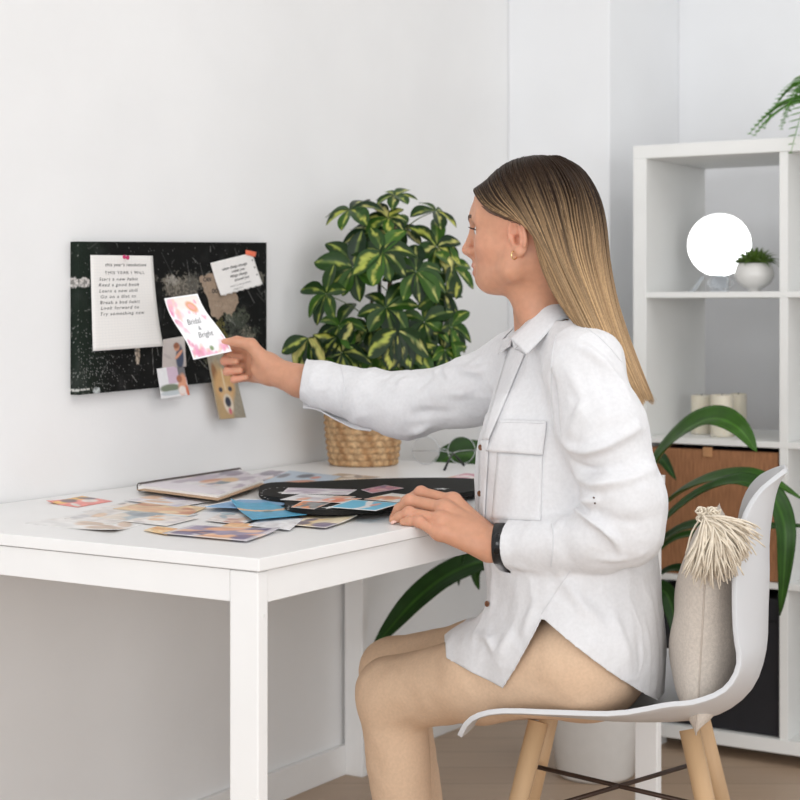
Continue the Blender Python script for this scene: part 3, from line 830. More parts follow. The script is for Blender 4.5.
ph3, _, _ = sheet('photo_print', wq(((205, 345), (229, 343), (244.7, 417.3), (218, 419.4)), BV0 - .001), photo_dog, M['print'], 40, 80, lambda s, t: AY * (-.004 * t * t))
tag(ph3, 'tall photo of a tan dog hanging from the board below the hand', 'photo', 'small photos along the lower edge of the board')

# card in her hand
def card_col(S, T):
    C = np.tile(lin((240, 238, 240)), (len(S), 1)); rg = np.random.default_rng(4)
    C = lay(C, inside(E(S, T, .5, .06, .6, .16), .6) * .6, (240, 222, 208))
    spots = [(.12, .10, .16), (.06, .22, .13), (.20, .30, .15), (.10, .42, .12), (.14, .55, .07), (.30, .12, .07), (.10, .86, .15), (.28, .92, .15), (.45, .95, .12), (.62, .97, .08), (.90, .86, .14), (.80, .93, .12), (.96, .72, .06), (.70, .30, .05), (.86, .40, .05), (.55, .28, .05), (.08, .74, .08), (.82, .12, .06)]
    for i, (x, y, r) in enumerate(spots):
        for k in range(5):
            C = lay(C, inside(E(S, T, x + rg.normal(0, r * .35), y + rg.normal(0, r * .22), r * rg.uniform(.3, .75), r * rg.uniform(.2, .5), rg.uniform(0, 3)), .5) * .62,
                    [(232, 150, 186), (240, 184, 206), (214, 120, 160), (244, 206, 216), (236, 190, 176)][int(rg.integers(5))])
    C = lay(C, inside(E(S, T, .68, .20, .15, .085, .4)), (226, 168, 132)); C = lay(C, inside(E(S, T, .68, .20, .09, .045, .4)), (236, 172, 164)); C = lay(C, inside(E(S, T, .55, .88, .05, .04)), (130, 150, 110))
    C = lay(C, inside(E(S, T, .5, .55, .30, .22), .5), (243, 243, 245))
    d = np.minimum(np.minimum(S, 1 - S), np.minimum(T, 1 - T)); C = lay(C, (d < .03).astype(float), (246, 246, 248))
    return C
dc = 3.262
cq = [P(164.2, 298.4, dc + .02), P(197.5, 293.6, dc + .035), P(231.8, 351.4, dc - .004), P(193.3, 359.8, dc - .012)]
card, cpos, cn = sheet('greeting_card', cq, card_col, M['print'], 44, 64, lambda s, t: Vector((-.0035 * math.sin(2 * PI * t) , -.004 * math.sin(PI * t), 0)))
tag(card, 'white card printed with pink flowers held between her thumb and fingers', 'card')
SIDE = 1 if cn.y < 0 else -1
for tx, s, t, sz in (('Bridal', .30, .47, .12), ('&', .48, .575, .09), ('Bright', .36, .69, .12)):
    write(card, cpos, cn, tx, s, t, sz, M['inkgrey'], 'lettering', 1.35, .45, .0008)

# ------------------------------------------------------------------ things lying on the desk
SIDE = 1
ZL = [TZ + .0004]
def flat(pts, z): return [on_level(x, y, z) for x, y in pts]
def desk_photo(name, pts, fn, lab, z=None, lift=0.0, curl_c=None, m='print', n=38, cat='picture', group='cut out pictures lying on the desk'):
    if z is None: ZL[0] += .00028; z = ZL[0]
    bend = None
    if group == 'cut out pictures lying on the desk':
        gx = sum(q[0] for q in pts) / 4; gy = sum(q[1] for q in pts) / 4; pts = [(gx + (x - gx) * 1.16, gy + (y - gy) * 1.12) for x, y in pts]
    if curl_c:
        i, amt = curl_c
        cs_ = [(0, 0), (1, 0), (1, 1), (0, 1)][i]
        bend = lambda s, t: Vector((0, 0, amt * max(0, 1 - math.hypot(s - cs_[0], t - cs_[1]) / .6) ** 2))
    o, pos, nr = sheet(name, flat(pts, z), fn, M[m], n, n, bend)
    tag(o, lab, cat, group); return o
W_ = (240, 238, 236)
desk_photo('paper_cutout', ((34, 523), (84, 514.5), (137, 523.5), (110, 532)), blobs(((235, 234, 233), (225, 220, 216), (240, 238, 236), (214, 190, 170)), 3, 6), 'large white curled cutting with a beige patch, nearest the desk corner by the wall', curl_c=(3, .006))
desk_photo('paper_cutout', ((51, 502.5), (82, 496.5), (108, 501), (78, 506.5)), blobs(((236, 138, 128), (240, 150, 140), (240, 190, 90), (232, 226, 220), (110, 90, 100)), 12, 6, .0), 'coral and yellow cutting lying by the wall', curl_c=(0, .004))
desk_photo('paper_cutout', ((88, 511), (124, 503), (160, 508), (126, 517)), blobs(((226, 222, 220), (190, 180, 184), (236, 232, 230), (170, 160, 160), (230, 214, 200)), 21, 8), 'pale grey and lilac cutting between the coral one and the tan one')
desk_photo('paper_cutout', ((70, 518), (104, 509), (142, 515), (112, 523)), blobs(((228, 222, 218), (240, 236, 234), (226, 196, 168), (206, 204, 206)), 22, 6, .03), 'faded white cutting under the grey one')
desk_photo('paper_cutout', ((104, 517.5), (140, 509.5), (192, 514), (152, 523)), blobs(((176, 186, 190), (150, 160, 168), (214, 218, 220), (232, 220, 206)), 31, 7, .03), 'blue grey cutting tucked below the tan one')
desk_photo('paper_cutout', ((120, 508.5), (152, 502), (201, 507.5), (185, 514.5)), blobs(((232, 204, 164), (240, 214, 178), (222, 170, 130), (198, 130, 100), (226, 186, 150)), 41, 7, .0), 'tan cutting with an orange figure in front of the spiral notebook')
desk_photo('paper_cutout', ((130, 521), (158, 515.5), (194, 518), (166, 525)), blobs(((238, 230, 222), (232, 190, 150), (244, 240, 236), (220, 214, 214)), 51, 6, .04), 'white and peach cutting below the blue grey one')
desk_photo('paper_cutout', ((146, 530), (158, 526.5), (178, 529), (166, 534)), blobs(((236, 196, 140), (230, 170, 110), (240, 216, 180)), 61, 5, .0), 'small orange cutting beside the purple picture')
desk_photo('paper_cutout', ((130, 500), (158, 495), (206, 501), (176, 506)), blobs(((224, 220, 224), (188, 182, 204), (238, 236, 238), (228, 190, 160)), 66, 8, .03), 'lilac white cutting tucked under the front edge of the spiral notebook')
desk_photo('paper_cutout', ((209, 520), (224, 512.5), (262, 515.5), (240, 523.5)), blobs(((226, 218, 214), (200, 150, 140), (160, 180, 190), (240, 236, 232), (220, 190, 170)), 71, 9, .05), 'small snapshot with pink edge in the middle of the desk')
desk_photo('paper_cutout', ((224, 526), (232, 523), (256, 524), (248, 527.5)), blobs(((240, 196, 150), (236, 180, 130)), 72, 3, .0), 'narrow orange strip between two snapshots')
desk_photo('paper_cutout', ((170, 533), (197, 525.5), (272, 530), (243, 540)), blobs(((160, 150, 176), (120, 112, 146), (236, 180, 140), (220, 214, 220), (240, 200, 170), (90, 84, 120)), 81, 12, .06, (.06, .25)), 'purple and orange picture nearest the front edge of the desk', curl_c=(2, .004))
desk_photo('paper_cutout', ((278, 522.5), (302, 515.5), (352, 517.5), (324, 527)), blobs(((232, 206, 160), (216, 180, 140), (140, 126, 150), (240, 226, 196), (120, 108, 124)), 91, 8, .05), 'tan and purple picture in front of the black board, near the desk edge', curl_c=(2, .004))
desk_photo('paper_cutout', ((252, 525), (268, 517), (300, 519), (288, 529)), blobs(((236, 236, 238), (226, 224, 226)), 95, 4, .0), 'blank white slip beside the tan and purple picture')
# books and notebook
def block(parent, name, pts, z0, z1, m):
    lo = [on_level(x, y, z0) for x, y in pts]; hi = [Vector((p.x, p.y, z1)) for p in lo]; n = len(pts)
    fs = [tuple(range(n - 1, -1, -1)), tuple(range(n, 2 * n))] + [(i, (i + 1) % n, n + (i + 1) % n, n + i) for i in range(n)]
    return mk(name, lo + hi, fs, m, parent)
zb = ZL[0] + .0008
bk = thing('blue_book', 'thin pale blue book half under the black scrapbook board', 'book', on_level(240, 501, TZ), ROOM_A)
bp_ = ((205, 507), (240, 499.8), (300, 501), (268, 509.5))
block(bk, 'back_cover', bp_, zb, zb + .0008, M['bluebook']); block(bk, 'pages', [(x + .6 * (1 if x < 250 else -1), y) for x, y in bp_], zb + .0008, zb + .0032, M['paper']); block(bk, 'front_cover', bp_, zb + .0032, zb + .0040, M['bluebook'])
nb = thing('spiral_notebook', 'open spiral notebook with a collage page lying by the wall', 'notebook', on_level(205, 488, TZ), ROOM_A)
nq = [(136.5, 490), (240, 473.5), (265, 484.5), (218, 500.8)]
z0 = TZ + .0046
block(nb, 'back_cover', nq, z0, z0 + .0018, M['board_brown'])
block(nb, 'pages', [(138, 490), (240, 474), (263.5, 484.5), (218, 500.3)], z0 + .0018, z0 + .0095, M['paper'])
block(nb, 'board_edge', [(138, 490), (240, 474), (264, 484.5), (218, 500.5)], z0 + .0052, z0 + .0062, M['board_brown'])
pg = [on_level(x, y, z0) for x, y in [(138, 490), (240, 474), (263.5, 484.5), (218, 500.3)]]
def collage(S, T):
    C = blobs(((232, 226, 230), (216, 206, 214), (236, 220, 212), (190, 176, 190), (240, 236, 238), (228, 196, 172), (150, 140, 160)), 17, 16, .0, (.05, .2))(S, T)
    C = lay(C, inside(E(S, T, .52, .40, .13, .07, .3)), (214, 150, 110)); C = lay(C, inside(E(S, T, .52, .62, .10, .08, .1)), (120, 136, 146)); C = lay(C, inside(E(S, T, .66, .56, .10, .14)), (230, 190, 140)); C = lay(C, inside(E(S, T, .12, .5, .14, .5)), (234, 228, 234))
    C = lay(C, inside(E(S, T, .85, .3, .10, .1)), (150, 130, 150))
    return C
o, _, _ = sheet('collage_page', [Vector((p.x, p.y, z0 + .0102)) for p in (pg[0], pg[1], pg[2], pg[3])], collage, M['print'], 60, 50, None, nb, .0004)
co = MB(); a0 = Vector((pg[0].x, pg[0].y, z0 + .0052)); a1 = Vector((pg[1].x, pg[1].y, z0 + .0052)); along = (a1 - a0); inw = Vector((-along.y, along.x, 0)).normalized()
if inw.dot(pg[2] - pg[1]) < 0: inw = -inw
for i in range(46):
    c = a0 + along * ((i + .5) / 46)
    co.tube([c + inw * (.0055 * math.cos(a) + .0005) + Vector((0, 0, .0078 * math.sin(a))) + along.normalized() * .0012 * a / 6.28 for a in np.linspace(0, 6.28, 14)], .0012, 5)
co.make('spiral_binding', M['spiral'], nb, True)

# black scrapbook board with lobed outline
zs0 = zb + .0044; zs1 = zs0 + .0085
out = [(258.5, 495), (260, 490.5), (269, 487.2), (285, 486.3), (300, 486.8), (318, 485.6), (345, 484.2), (380, 482.8), (415, 482), (450, 482), (478, 483.2), (500, 485.6), (508, 489), (498, 492.5), (476, 495),
       (452, 499), (428, 504.5), (404, 509.5), (378, 513), (350, 514.6), (322, 515), (300, 513.5), (287, 510.6), (284.5, 507), (288, 504.2), (283, 502.6), (270, 501), (261, 498.6)]
oc = crom(out + [out[0]], 130)[:-1]
sb = thing('scrapbook_board', 'black lobed scrapbook board with white stars lying on the desk', 'board', on_level(370, 498, TZ), ROOM_A)
bd = block(sb, 'board', [(x, y) for x, y in oc], zs0, zs1, M['black_board'])
for path, n in ((((268, 499), (261.8, 495.5), (263, 491), (270, 488.6), (284, 487.6)), 9), (((288.2, 509.5), (289, 506.5), (296, 505)), 5)):
    for x, y in crom(path, n):
        p = on_level(x, y, zs1); mk('dot', [p + Vector((.0022 * math.cos(a), .0022 * math.sin(a), .0004)) for a in np.linspace(0, 6.28, 9)[:-1]], [tuple(range(8))], M['white_ink'], sb)
for (x, y, r, rot) in ((284, 492.3, .016, .2), (331, 507.6, .019, .5), (441.5, 488.8, .017, .1)):
    c = on_level(x, y, zs1 + .0005); n5 = []
    for k in range(10):
        rr = r if k % 2 == 0 else r * .45; a = rot + k * PI / 5; n5.append(c + Vector((rr * math.cos(a), rr * math.sin(a), 0)))
    mk('star', n5 + [c], [(k, (k + 1) % 10, 10) for k in range(10)], M['white_ink'], sb)
zc = zs1 + .0012
G2 = 'cut out pictures laid on the black board'
desk_photo('paper_cutout', ((281, 493.5), (288, 487.5), (357, 489.5), (348, 494.5)), blobs(((226, 218, 226), (198, 184, 200), (238, 236, 238), (216, 206, 216)), 101, 9, .05), 'upper white star shaped cutting on the black scrapbook board', zc, group=G2)
desk_photo('paper_cutout', ((280, 499.5), (300, 494), (356, 496.5), (330, 502)), blobs(((232, 230, 234), (212, 204, 212), (240, 238, 238), (226, 168, 138)), 102, 8, .05), 'lower white cutting on the black scrapbook board', zc + .0007, group=G2)
desk_photo('paper_cutout', ((312, 501.2), (330, 497.8), (362, 498.2), (344, 502.8)), blobs(((236, 160, 130), (226, 120, 96), (238, 226, 222)), 103, 5, .03), 'orange red cutting peeking from under the blue one on the black board', zc + .0014, group=G2)
desk_photo('paper_cutout', ((291, 507), (303, 500.6), (333, 501.6), (314, 509)), blobs(((236, 150, 96), (240, 180, 110), (150, 156, 160), (120, 128, 132), (236, 130, 90)), 104, 6, .04), 'orange and grey cutting on the lower lobe of the black board', zc, group=G2)
def bluepic(S, T):
    C = np.tile(lin((104, 190, 222)), (len(S), 1)); C = lay(C, (np.abs(T - .52 - .1 * np.sin(5 * S)) < .07).astype(float), (232, 230, 232)); C = lay(C, inside(E(S, T, .62, .66, .2, .06)), (226, 160, 150))
    d = np.minimum(np.minimum(S, 1 - S), np.minimum(T, 1 - T)); return lay(C, (d < .04).astype(float), (238, 240, 240))
desk_photo('paper_cutout', ((329, 507), (352, 499.6), (402, 503), (376, 510.6)), bluepic, 'bright blue beach cutting on the black scrapbook board', zc + .0021, group=G2)
desk_photo('paper_cutout', ((361, 489.6), (385, 485), (404, 488), (372, 493)), blobs(((190, 130, 156), (216, 150, 160), (130, 100, 140), (226, 190, 190)), 106, 7, .04), 'mauve pink cutting on the black scrapbook board', zc + .0006, group=G2)
desk_photo('paper_cutout', ((364, 499), (392, 493), (420, 496), (398, 502)), blobs(((238, 234, 230), (232, 196, 160), (226, 150, 120), (240, 238, 236)), 107, 6, .05), 'white and peach cutting on the black board beside her hand', zc + .0006, group=G2)
def boat(S, T):
    C = np.tile(lin((84, 168, 204)), (len(S), 1)); C *= (1 + .14 * vnoise(np.stack([S * 12, T * 22, S * 0], 1), 1.0, 8)[:, None])
    C = lay(C, (np.abs(T - .30 - .28 * np.sin(2 * S + .3)) < .05).astype(float), (232, 190, 150)); return lay(C, inside(E(S, T, .5, .62, .1, .06)), (90, 120, 130))
desk_photo('paper_cutout', ((235, 504.5), (268, 503), (301, 514), (254, 518.5)), boat, 'bright blue cutting with curled corner beside the black board', zb + .0043, curl_c=(0, .010))
def sky(S, T):
    C = np.tile(lin((196, 212, 228)), (len(S), 1)); C = lay(C, inside(E(S, T, .36, .55, .10, .26, -.6)), (214, 150, 120)); C = lay(C, inside(E(S, T, .76, .45, .16, .12, .4)), (110, 112, 124)); C = lay(C, inside(E(S, T, .72, .66, .1, .07, .4)), (220, 150, 130)); return lay(C, inside(E(S, T, .65, .1, .16, .08)), (120, 120, 134))
desk_photo('paper_cutout', ((262, 484), (291, 471.5), (336, 476.5), (312, 487.5)), sky, 'pale blue cutting with a lying figure behind the black board', TZ + .0014)
desk_photo('paper_cutout', ((232, 480), (270, 470.5), (296, 473), (262, 484)), blobs(((222, 214, 222), (150, 140, 158), (236, 230, 234), (228, 196, 170)), 111, 8, .04), 'lilac grey cutting beside the spiral notebook spine', TZ + .0008)
desk_photo('paper_cutout', ((318, 478.5), (340, 473.5), (378, 477), (352, 481.5)), blobs(((214, 196, 170), (190, 170, 150), (232, 224, 214), (150, 140, 140)), 112, 8, .05), 'beige cutting in front of the woven basket', TZ + .0008)
desk_photo('paper_cutout', ((330, 485.5), (352, 480.5), (402, 482), (372, 487)), blobs(((224, 224, 226), (240, 238, 238), (226, 196, 170)), 113, 6, .03), 'white cutting peeking out behind the black board', TZ + .0020)
desk_photo('paper_cutout', ((396, 484), (420, 478.5), (462, 479.5), (440, 485.5)), blobs(((230, 196, 164), (226, 170, 130), (236, 226, 220), (170, 160, 176)), 114, 7, .04), 'peach cutting behind the black board below the eyeglasses', TZ + .0020)
desk_photo('paper_cutout', ((440, 480), (466, 473.5), (500, 477), (470, 484)), blobs(((214, 140, 160), (226, 170, 186), (230, 190, 150), (240, 230, 230)), 115, 6, .03), 'pink cutting half hidden behind her shirt front', TZ + .0028)

# ------------------------------------------------------------------ eyeglasses
gd = 3.835
gl = thing('eyeglasses', 'thin rimmed round eyeglasses folded on the desk behind the black board', 'eyeglasses', on_level(445, 468, TZ), 0)
def ring(c, r, tr):
    return MB().tube([c + Vector((r * math.cos(a), .0, r * math.sin(a))) for a in np.linspace(0, 2 * PI, 40)], tr, 6, False)
k = gd / F
for cx, cy, dd in ((425.8, 453, 0), (461.5, 452.2, .01)):
    c = P(cx, cy, gd + dd); r = 13.6 * k; c.z = max(c.z, TZ + r + .001)
    ring(c, r, .0009).make('rim', M['wire'], gl, True)
    MB().lathe([(.0004, 0), (r * .98, 0), (r * .98, .0012), (.0004, .0014)], c, 40, Matrix.Rotation(PI / 2, 3, 'X'), cap=False).make('lens', M['glass'], gl, True)
cz = P(444, 450.5, gd).z
MB().tube([P(439, 451, gd), P(441.5, 449, gd - .002), P(445.5, 449, gd - .002), P(448.4, 451, gd + .004)], .0009, 6).make('bridge', M['wire'], gl, True)
for (pts, nm) in (((( 412, 451.3, 0), (416, 451, -.02), (440, 450.6, -.028), (453, 453, -.035), (458.5, 459, -.05), (464, 465.2, -.075)), 'temple'), (((475, 450.5, 0), (470, 450, -.012), (459, 451, -.03), (453, 453, -.05), (448, 462, -.10), (444.4, 470.3, -.145)), 'temple')):
    pv = [P(x, y, gd + dz) for x, y, dz in pts]
    for p in pv: p.z = max(p.z, TZ + .0016)
    tm = MB().tube(pv[:4], .0009, 6).make(nm, M['wire'], gl, True)
    MB().tube(pv[3:], [.0016, .0026, .0030], 8).make('temple_tip', M['black'], tm, True)
# ------------------------------------------------------------------ the woman
person = thing('person', 'seated woman with long blonde hair, white shirt and beige trousers, reaching to the board', 'person', (0.33, 2.86, 0), 0)
V3 = lambda v: np.array(v, float)
TH = math.radians(21)
HO = P(533, 240, 2.80)                                   # ear level, middle of the head
hf = V3((-math.cos(TH), math.sin(TH), 0)); hl = V3((-math.sin(TH), -math.cos(TH), 0)); hk_ = V3((0, 0, 1))
HROT = np.array([hf, hl, hk_])
def H(f, l, z): return V3(HO) + hf * f + hl * l + hk_ * z

# ---- head and neck
lo = H(0, 0, 0) - V3((.16, .17, .215)); hi = H(0, 0, 0) + V3((.17, .15, .15))
g = SDF(lo, hi, .0018)
he = lambda f, l, z, r, k=.02, op='add', rot=HROT: g.ell(H(f, l, z), r, rot, k, op)
hc = lambda a, b, ra, rb, k=.012, op='add': g.cone(H(*a), H(*b), ra, rb, k, op)
he(-.006, 0, .045, (.093, .074, .0855), .0)               # cranium
he(.030, 0, .040, (.0765, .064, .062), .03)              # forehead
he(.043, 0, -.020, (.051, .056, .062), .03)              # mid face
he(.052, 0, -.050, (.037, .036, .031), .025)             # jaw front
hc((.0750, 0, -.0680), (.066, 0, -.0655), .0160, .019, .02)  # chin
for s in (-1, 1):
    hc((.014, s * .055, -.028), (.020, s * .053, -.048), .017, .0155, .02)
    hc((.020, s * .053, -.048), (.066, s * .018, -.066), .0150, .0125, .024)
    he(.060, s * .036, -.010, (.024, .022, .020), .02)   # cheek
    hc((.088, s * .012, .034), (.076, s * .046, .034), .011, .008, .016)   # brow ridge
    he(.096, s * .031, .017, (.016, .0155, .0105), .012, 'cut')            # eye socket
    he(.0765, s * .031, .016, (.0128, .0138, .0128), .003)                 # lids over the eyeball
hc((.1005, 0, .021), (.1135, 0, -.014), .0062, .0078, .010)   # nose bridge
hc((.1135, 0, -.0145), (.108, 0, -.020), .0082, .0072, .006)    # tip
for s in (-1, 1):
    he(.1030, s * .0105, -.0175, (.0095, .0062, .0072), .005)
    he(.1055, s * .0060, -.0262, (.0040, .0028, .0022), .002, 'cut')
hc((.101, 0, -.022), (.0945, 0, -.037), .006, .008, .010)   # philtrum
hc((.090, 0, -.055), (.086, 0, -.063), .009, .011, .012)
hc((.0935, -.015, -.0440), (.0998, 0, -.0420), .0035, .0052, .005); hc((.0998, 0, -.0420), (.0935, .015, -.0440), .0052, .0035, .005)  # upper lip
hc((.0920, -.013, -.0515), (.0975, 0, -.0525), .0038, .0056, .005); hc((.0975, 0, -.0525), (.0920, .013, -.0515), .0056, .0038, .005)  # lower lip
hc((.1015, -.020, -.0474), (.1045, 0, -.0470), .0016, .0020, .003, 'cut'); hc((.1045, 0, -.0470), (.1015, .020, -.0474), .0020, .0016, .003, 'cut')
# neck
nk0 = H(-.012, 0, -.03); nk1 = V3(P(547, 312, 2.845)); nk2 = V3(P(552, 336, 2.86)); nk3 = V3(P(556, 372, 2.87))
g.chain([nk0, nk1, nk2, nk3], [.054, .0505, .056, .075], .022)
hc((.024, 0, -.060), (-.006, 0, -.125), .022, .030, .022)
# ears
for s in (-1, 1):
    er = np.array([hf * .93 + hl * s * -.30 + hk_ * -.16, hl * s * .95 + hf * .30, hk_ * .98 + hf * .14]);
    er = er / np.linalg.norm(er, axis=1)[:, None]
    ec_ = H(.0025, s * .0735, .003)
    def el(a, b, c): return ec_ + er[0] * a + er[1] * b + er[2] * c
    g.ell(el(0, -.002, 0), (.0165, .0065, .0305), er, .006)
    g.ell(el(.002, .0068, .001), (.0098, .0085, .0200), er, .002, 'cut')
    g.ell(el(.004, .0005, -.004), (.0062, .0095, .0085), er, .002, 'cut')
    # helix rim, antihelix, tragus, lobe
    hx = [el(.0150 * math.cos(a) + .000, .0022 + .0012 * math.sin(a), .0265 * math.sin(a) + .002) for a in np.linspace(2.9, 2.9 - 4.2, 14)]
    hx = [el(-.0150 * math.cos(a), .0028, .0275 * math.sin(a) + .001) for a in np.linspace(PI + .1, -.75, 16)]
    g.chain(hx, [.0031] * 16, .0015)
    g.chain([el(-.0045, .002, .012), el(-.0085, .003, .000), el(-.0055, .003, -.012)], [.0028, .003, .0026], .003)
    g.cone(el(.0120, .001, .001), el(.0115, .001, -.007), .0042, .0038, .003)
    g.cone(el(.0045, .001, -.022), el(.0015, .001, -.027), .0066, .0058, .005)
Vh, Qh = g.mesh(); Vh = relax(Vh, Qh, 1, .4)

FAR = -0.04      # right hand is drawn nearer by this much
def RP(px, py, d): return V3(P(px, py, d + FAR))
# ---- right hand and forearm
wr = RP(273, 371, 3.312); el_r = V3(P(398, 404, 3.12)); fa = RP(300, 381, 3.285)
lo = RP(205, 330, 3.26); hi = RP(345, 415, 3.46)
lo2 = np.minimum(lo, hi) - .02; hi2 = np.maximum(lo, hi) + .02
g = SDF(lo2, hi2, .0014)
g.chain([wr + (wr - fa) * -.05, fa, RP(350, 393, 3.245)], [.0265, .0300, .033], .01)
g.ell(RP(266, 368, 3.312), (.030, .017, .0265), None, .014)                 # wrist to heel
palm = [(RP(268, 362, 3.315), RP(250, 350, 3.345), .0175, .0115), (RP(268, 367, 3.322), RP(249, 359, 3.352), .018, .0115),
        (RP(269, 372, 3.322), RP(250, 368, 3.348), .017, .011), (RP(270, 376, 3.315), RP(253, 376, 3.335), .016, .0105)]
for a, b, ra, rb in palm: g.cone(a, b, ra, rb, .012)
g.ell(RP(259, 366, 3.338), (.022, .013, .028), None, .014)
fing = [[(250, 349, 3.348), (229, 348, 3.362), (222.5, 349, 3.340), (224.5, 345.5, 3.322)],
        [(249, 359, 3.354), (228, 357, 3.360), (224.5, 361, 3.334), (236, 361.5, 3.318)],
        [(250, 368, 3.350), (229, 368, 3.352), (227, 371.5, 3.326), (240, 370.5, 3.311)],
        [(253, 376, 3.338), (236, 378.5, 3.338), (234, 379.5, 3.318), (246, 377.5, 3.308)]]
fr = [[.0105, .0092, .0080, .0062], [.0107, .0094, .0082, .0066], [.0102, .0090, .0078, .0064], [.0092, .0082, .0070, .0058]]
for q_, r_ in zip(fing, fr):
    sub = SDF(lo2, hi2, .0014); sub.chain([RP(*x) for x in q_], r_, .004)
    # fingers stay apart from each other, only their roots melt into the palm
    sl = tuple(slice(None) for _ in range(3)); root = RP(*q_[0]); X, Y, Z = np.meshgrid(*g.ax, indexing='ij', sparse=True)
    dd = np.sqrt((X - root[0]) ** 2 + (Y - root[1]) ** 2 + (Z - root[2]) ** 2); kk = np.clip(.011 * (1 - (dd - .006) / .022), .0008, .011)
    h = np.clip(.5 + .5 * (g.a - sub.a) / kk, 0, 1); g.a = (g.a * (1 - h) + sub.a * h - kk * h * (1 - h)).astype(np.float32)
# thumb with its mound
g.cone(RP(267, 364, 3.300), RP(251, 345, 3.300), .0165, .0122, .012)
g.chain([RP(251, 344.5, 3.300), RP(237, 341.5, 3.304), RP(224, 342, 3.3065)], [.0118, .0098, .0066], .006)
Vr, Qr = g.mesh(); Vr = relax(Vr, Qr, 1, .4)

# ---- left hand, wrist
wl = V3(P(497, 543.5, 2.735)); fl = V3(P(560, 551, 2.69))
tz = lambda px, py, d: V3(P(px, py, d))
lo = V3((-.03, 2.60, .62)); hi = V3((.29, 2.90, .80)); g = SDF(lo, hi, .0014)
g.chain([fl, tz(512, 545, 2.725), wl], [.030, .0262, .0252], .01)
g.ell(tz(503, 543, 2.73), (.03, .030, .0245), None, .012)
kn = [(452, 500, 2.795), (444, 507.5, 2.772), (440, 519, 2.752), (439, 533, 2.738)]
wb = [(489, 536, 2.765), (488, 541, 2.75), (488, 546, 2.738), (488, 551, 2.73)]
for a, b, ra, rb in zip(wb, kn, (.018, .019, .0185, .0165), (.0125, .0128, .0120, .0110)): g.cone(tz(*a), tz(*b), ra, rb, .014)
g.ell(tz(462, 528, 2.752), (.030, .026, .017), None, .014)
D_ = lambda px, py, dz=0: None
fing = [[(452, 501, 2.795), (421, 492.5, 2.828), (406, 501, 2.843), (397, 513.5, 2.850)],
        [(444, 508.5, 2.772), (410, 500.5, 2.800), (399, 509, 2.812), (393.5, 519.2, 2.820)],
        [(440, 520, 2.752), (409, 513, 2.772), (399.5, 517, 2.780), (393, 521.5, 2.785)],
        [(439, 534, 2.738), (419, 521.5, 2.748), (409, 521, 2.757), (403, 523.8, 2.762)]]
fr = [[.0108, .0096, .0082, .0066], [.0112, .0098, .0084, .0068], [.0106, .0094, .0080, .0066], [.0096, .0084, .0072, .0060]]
for q_, r_ in zip(fing, fr):
    pts = [tz(*x) for x in q_]
    for i in (1, 2, 3): pts[i][2] = max(pts[i][2], TZ + r_[i] + .0002)
    sub = SDF(lo, hi, .0014); sub.chain(pts, r_, .005)
    sub.ell(pts[1], (r_[1] * 1.12,) * 3, None, .004)
    root = pts[0]; X, Y, Z = np.meshgrid(*g.ax, indexing='ij', sparse=True)
    dd = np.sqrt((X - root[0]) ** 2 + (Y - root[1]) ** 2 + (Z - root[2]) ** 2); kk = np.clip(.012 * (1 - (dd - .008) / .026), .0008, .012)
    h = np.clip(.5 + .5 * (g.a - sub.a) / kk, 0, 1); g.a = (g.a * (1 - h) + sub.a * h - kk * h * (1 - h)).astype(np.float32)
for q_ in kn: g.ell(tz(q_[0] + 2, q_[1] - 1.5, q_[2] - .003), (.0095, .0085, .0075), None, .008)
# tendons on the back of the hand
for a, b in zip(kn, ((486, 528, 2.752), (487, 531, 2.742), (488, 534, 2.735), (489, 540, 2.722))):
    g.cone(tz(a[0] + 4, a[1] - .5, a[2] - .004), tz(*b), .0052, .0042, .010)
# thumb under the far side of the palm
g.chain([tz(480, 540, 2.775), tz(458, 528, 2.825), tz(438, 520, 2.845), tz(424, 516.5, 2.86)], [.016, .0125, .0105, .0078], .010)
Vl, Ql = g.mesh(); Vl = relax(Vl, Ql, 1, .4)

# ---- the rest of the body, under the clothes
HIPN = tz(580, 660, 2.725); KNN = tz(392, 694, 2.94); HIPF = tz(566, 652, 2.965); KNF = tz(394, 672, 3.14)
ANN = V3((KNN[0] + .03, KNN[1] + .01, .085)); ANF = V3((KNF[0] + .05, KNF[1] + .01, .085))
SHN = tz(584, 371, 2.715); ELN = tz(627, 528, 2.655); SHF = tz(517, 364, 3.00); ELF = tz(405, 406, 3.12)
lo = V3((-.14, 2.45, -.02)); hi = V3((.55, 3.35, 1.02)); g = SDF(lo, hi, .007)
yw = lambda deg: PI + math.radians(deg)
def TR(py, px, d, a, b, deg): p = P(px, py, d); return (p.x, p.y, p.z, a, b, yw(deg))
g.loft([TR(690, 580, 2.85, .10, .15, -12), TR(640, 582, 2.85, .10, .155, -8), TR(560, 578, 2.85, .085, .12, 0), TR(480, 570, 2.855, .085, .13, 8), TR(420, 566, 2.86, .09, .145, 14), TR(365, 560, 2.865, .065, .14, 18)], .02)
g.chain([SHN, ELN, fl, wl], [.048, .038, .031, .024], .02)
g.chain([SHF, ELF, RP(300, 381, 3.285), wr], [.048, .036, .030, .025], .02)
g.chain([nk3, nk2, nk1], [.08, .052, .048], .02)
for hp, kn_, an in ((HIPN, KNN, ANN), (HIPF, KNF, ANF)):
    g.chain([hp, kn_, an], [.080, .052, .036], .02)
    g.chain([an - V3((0, 0, .03)), an + V3((-.10, .06, -.055))], [.034, .026], .02)
    g.cone(an + V3((-.10, .06, -.055)), an + V3((-.145, .09, -.06)), .026, .02, .01)
Vb, Qb = g.mesh(); Vb = relax(Vb, Qb, 2)
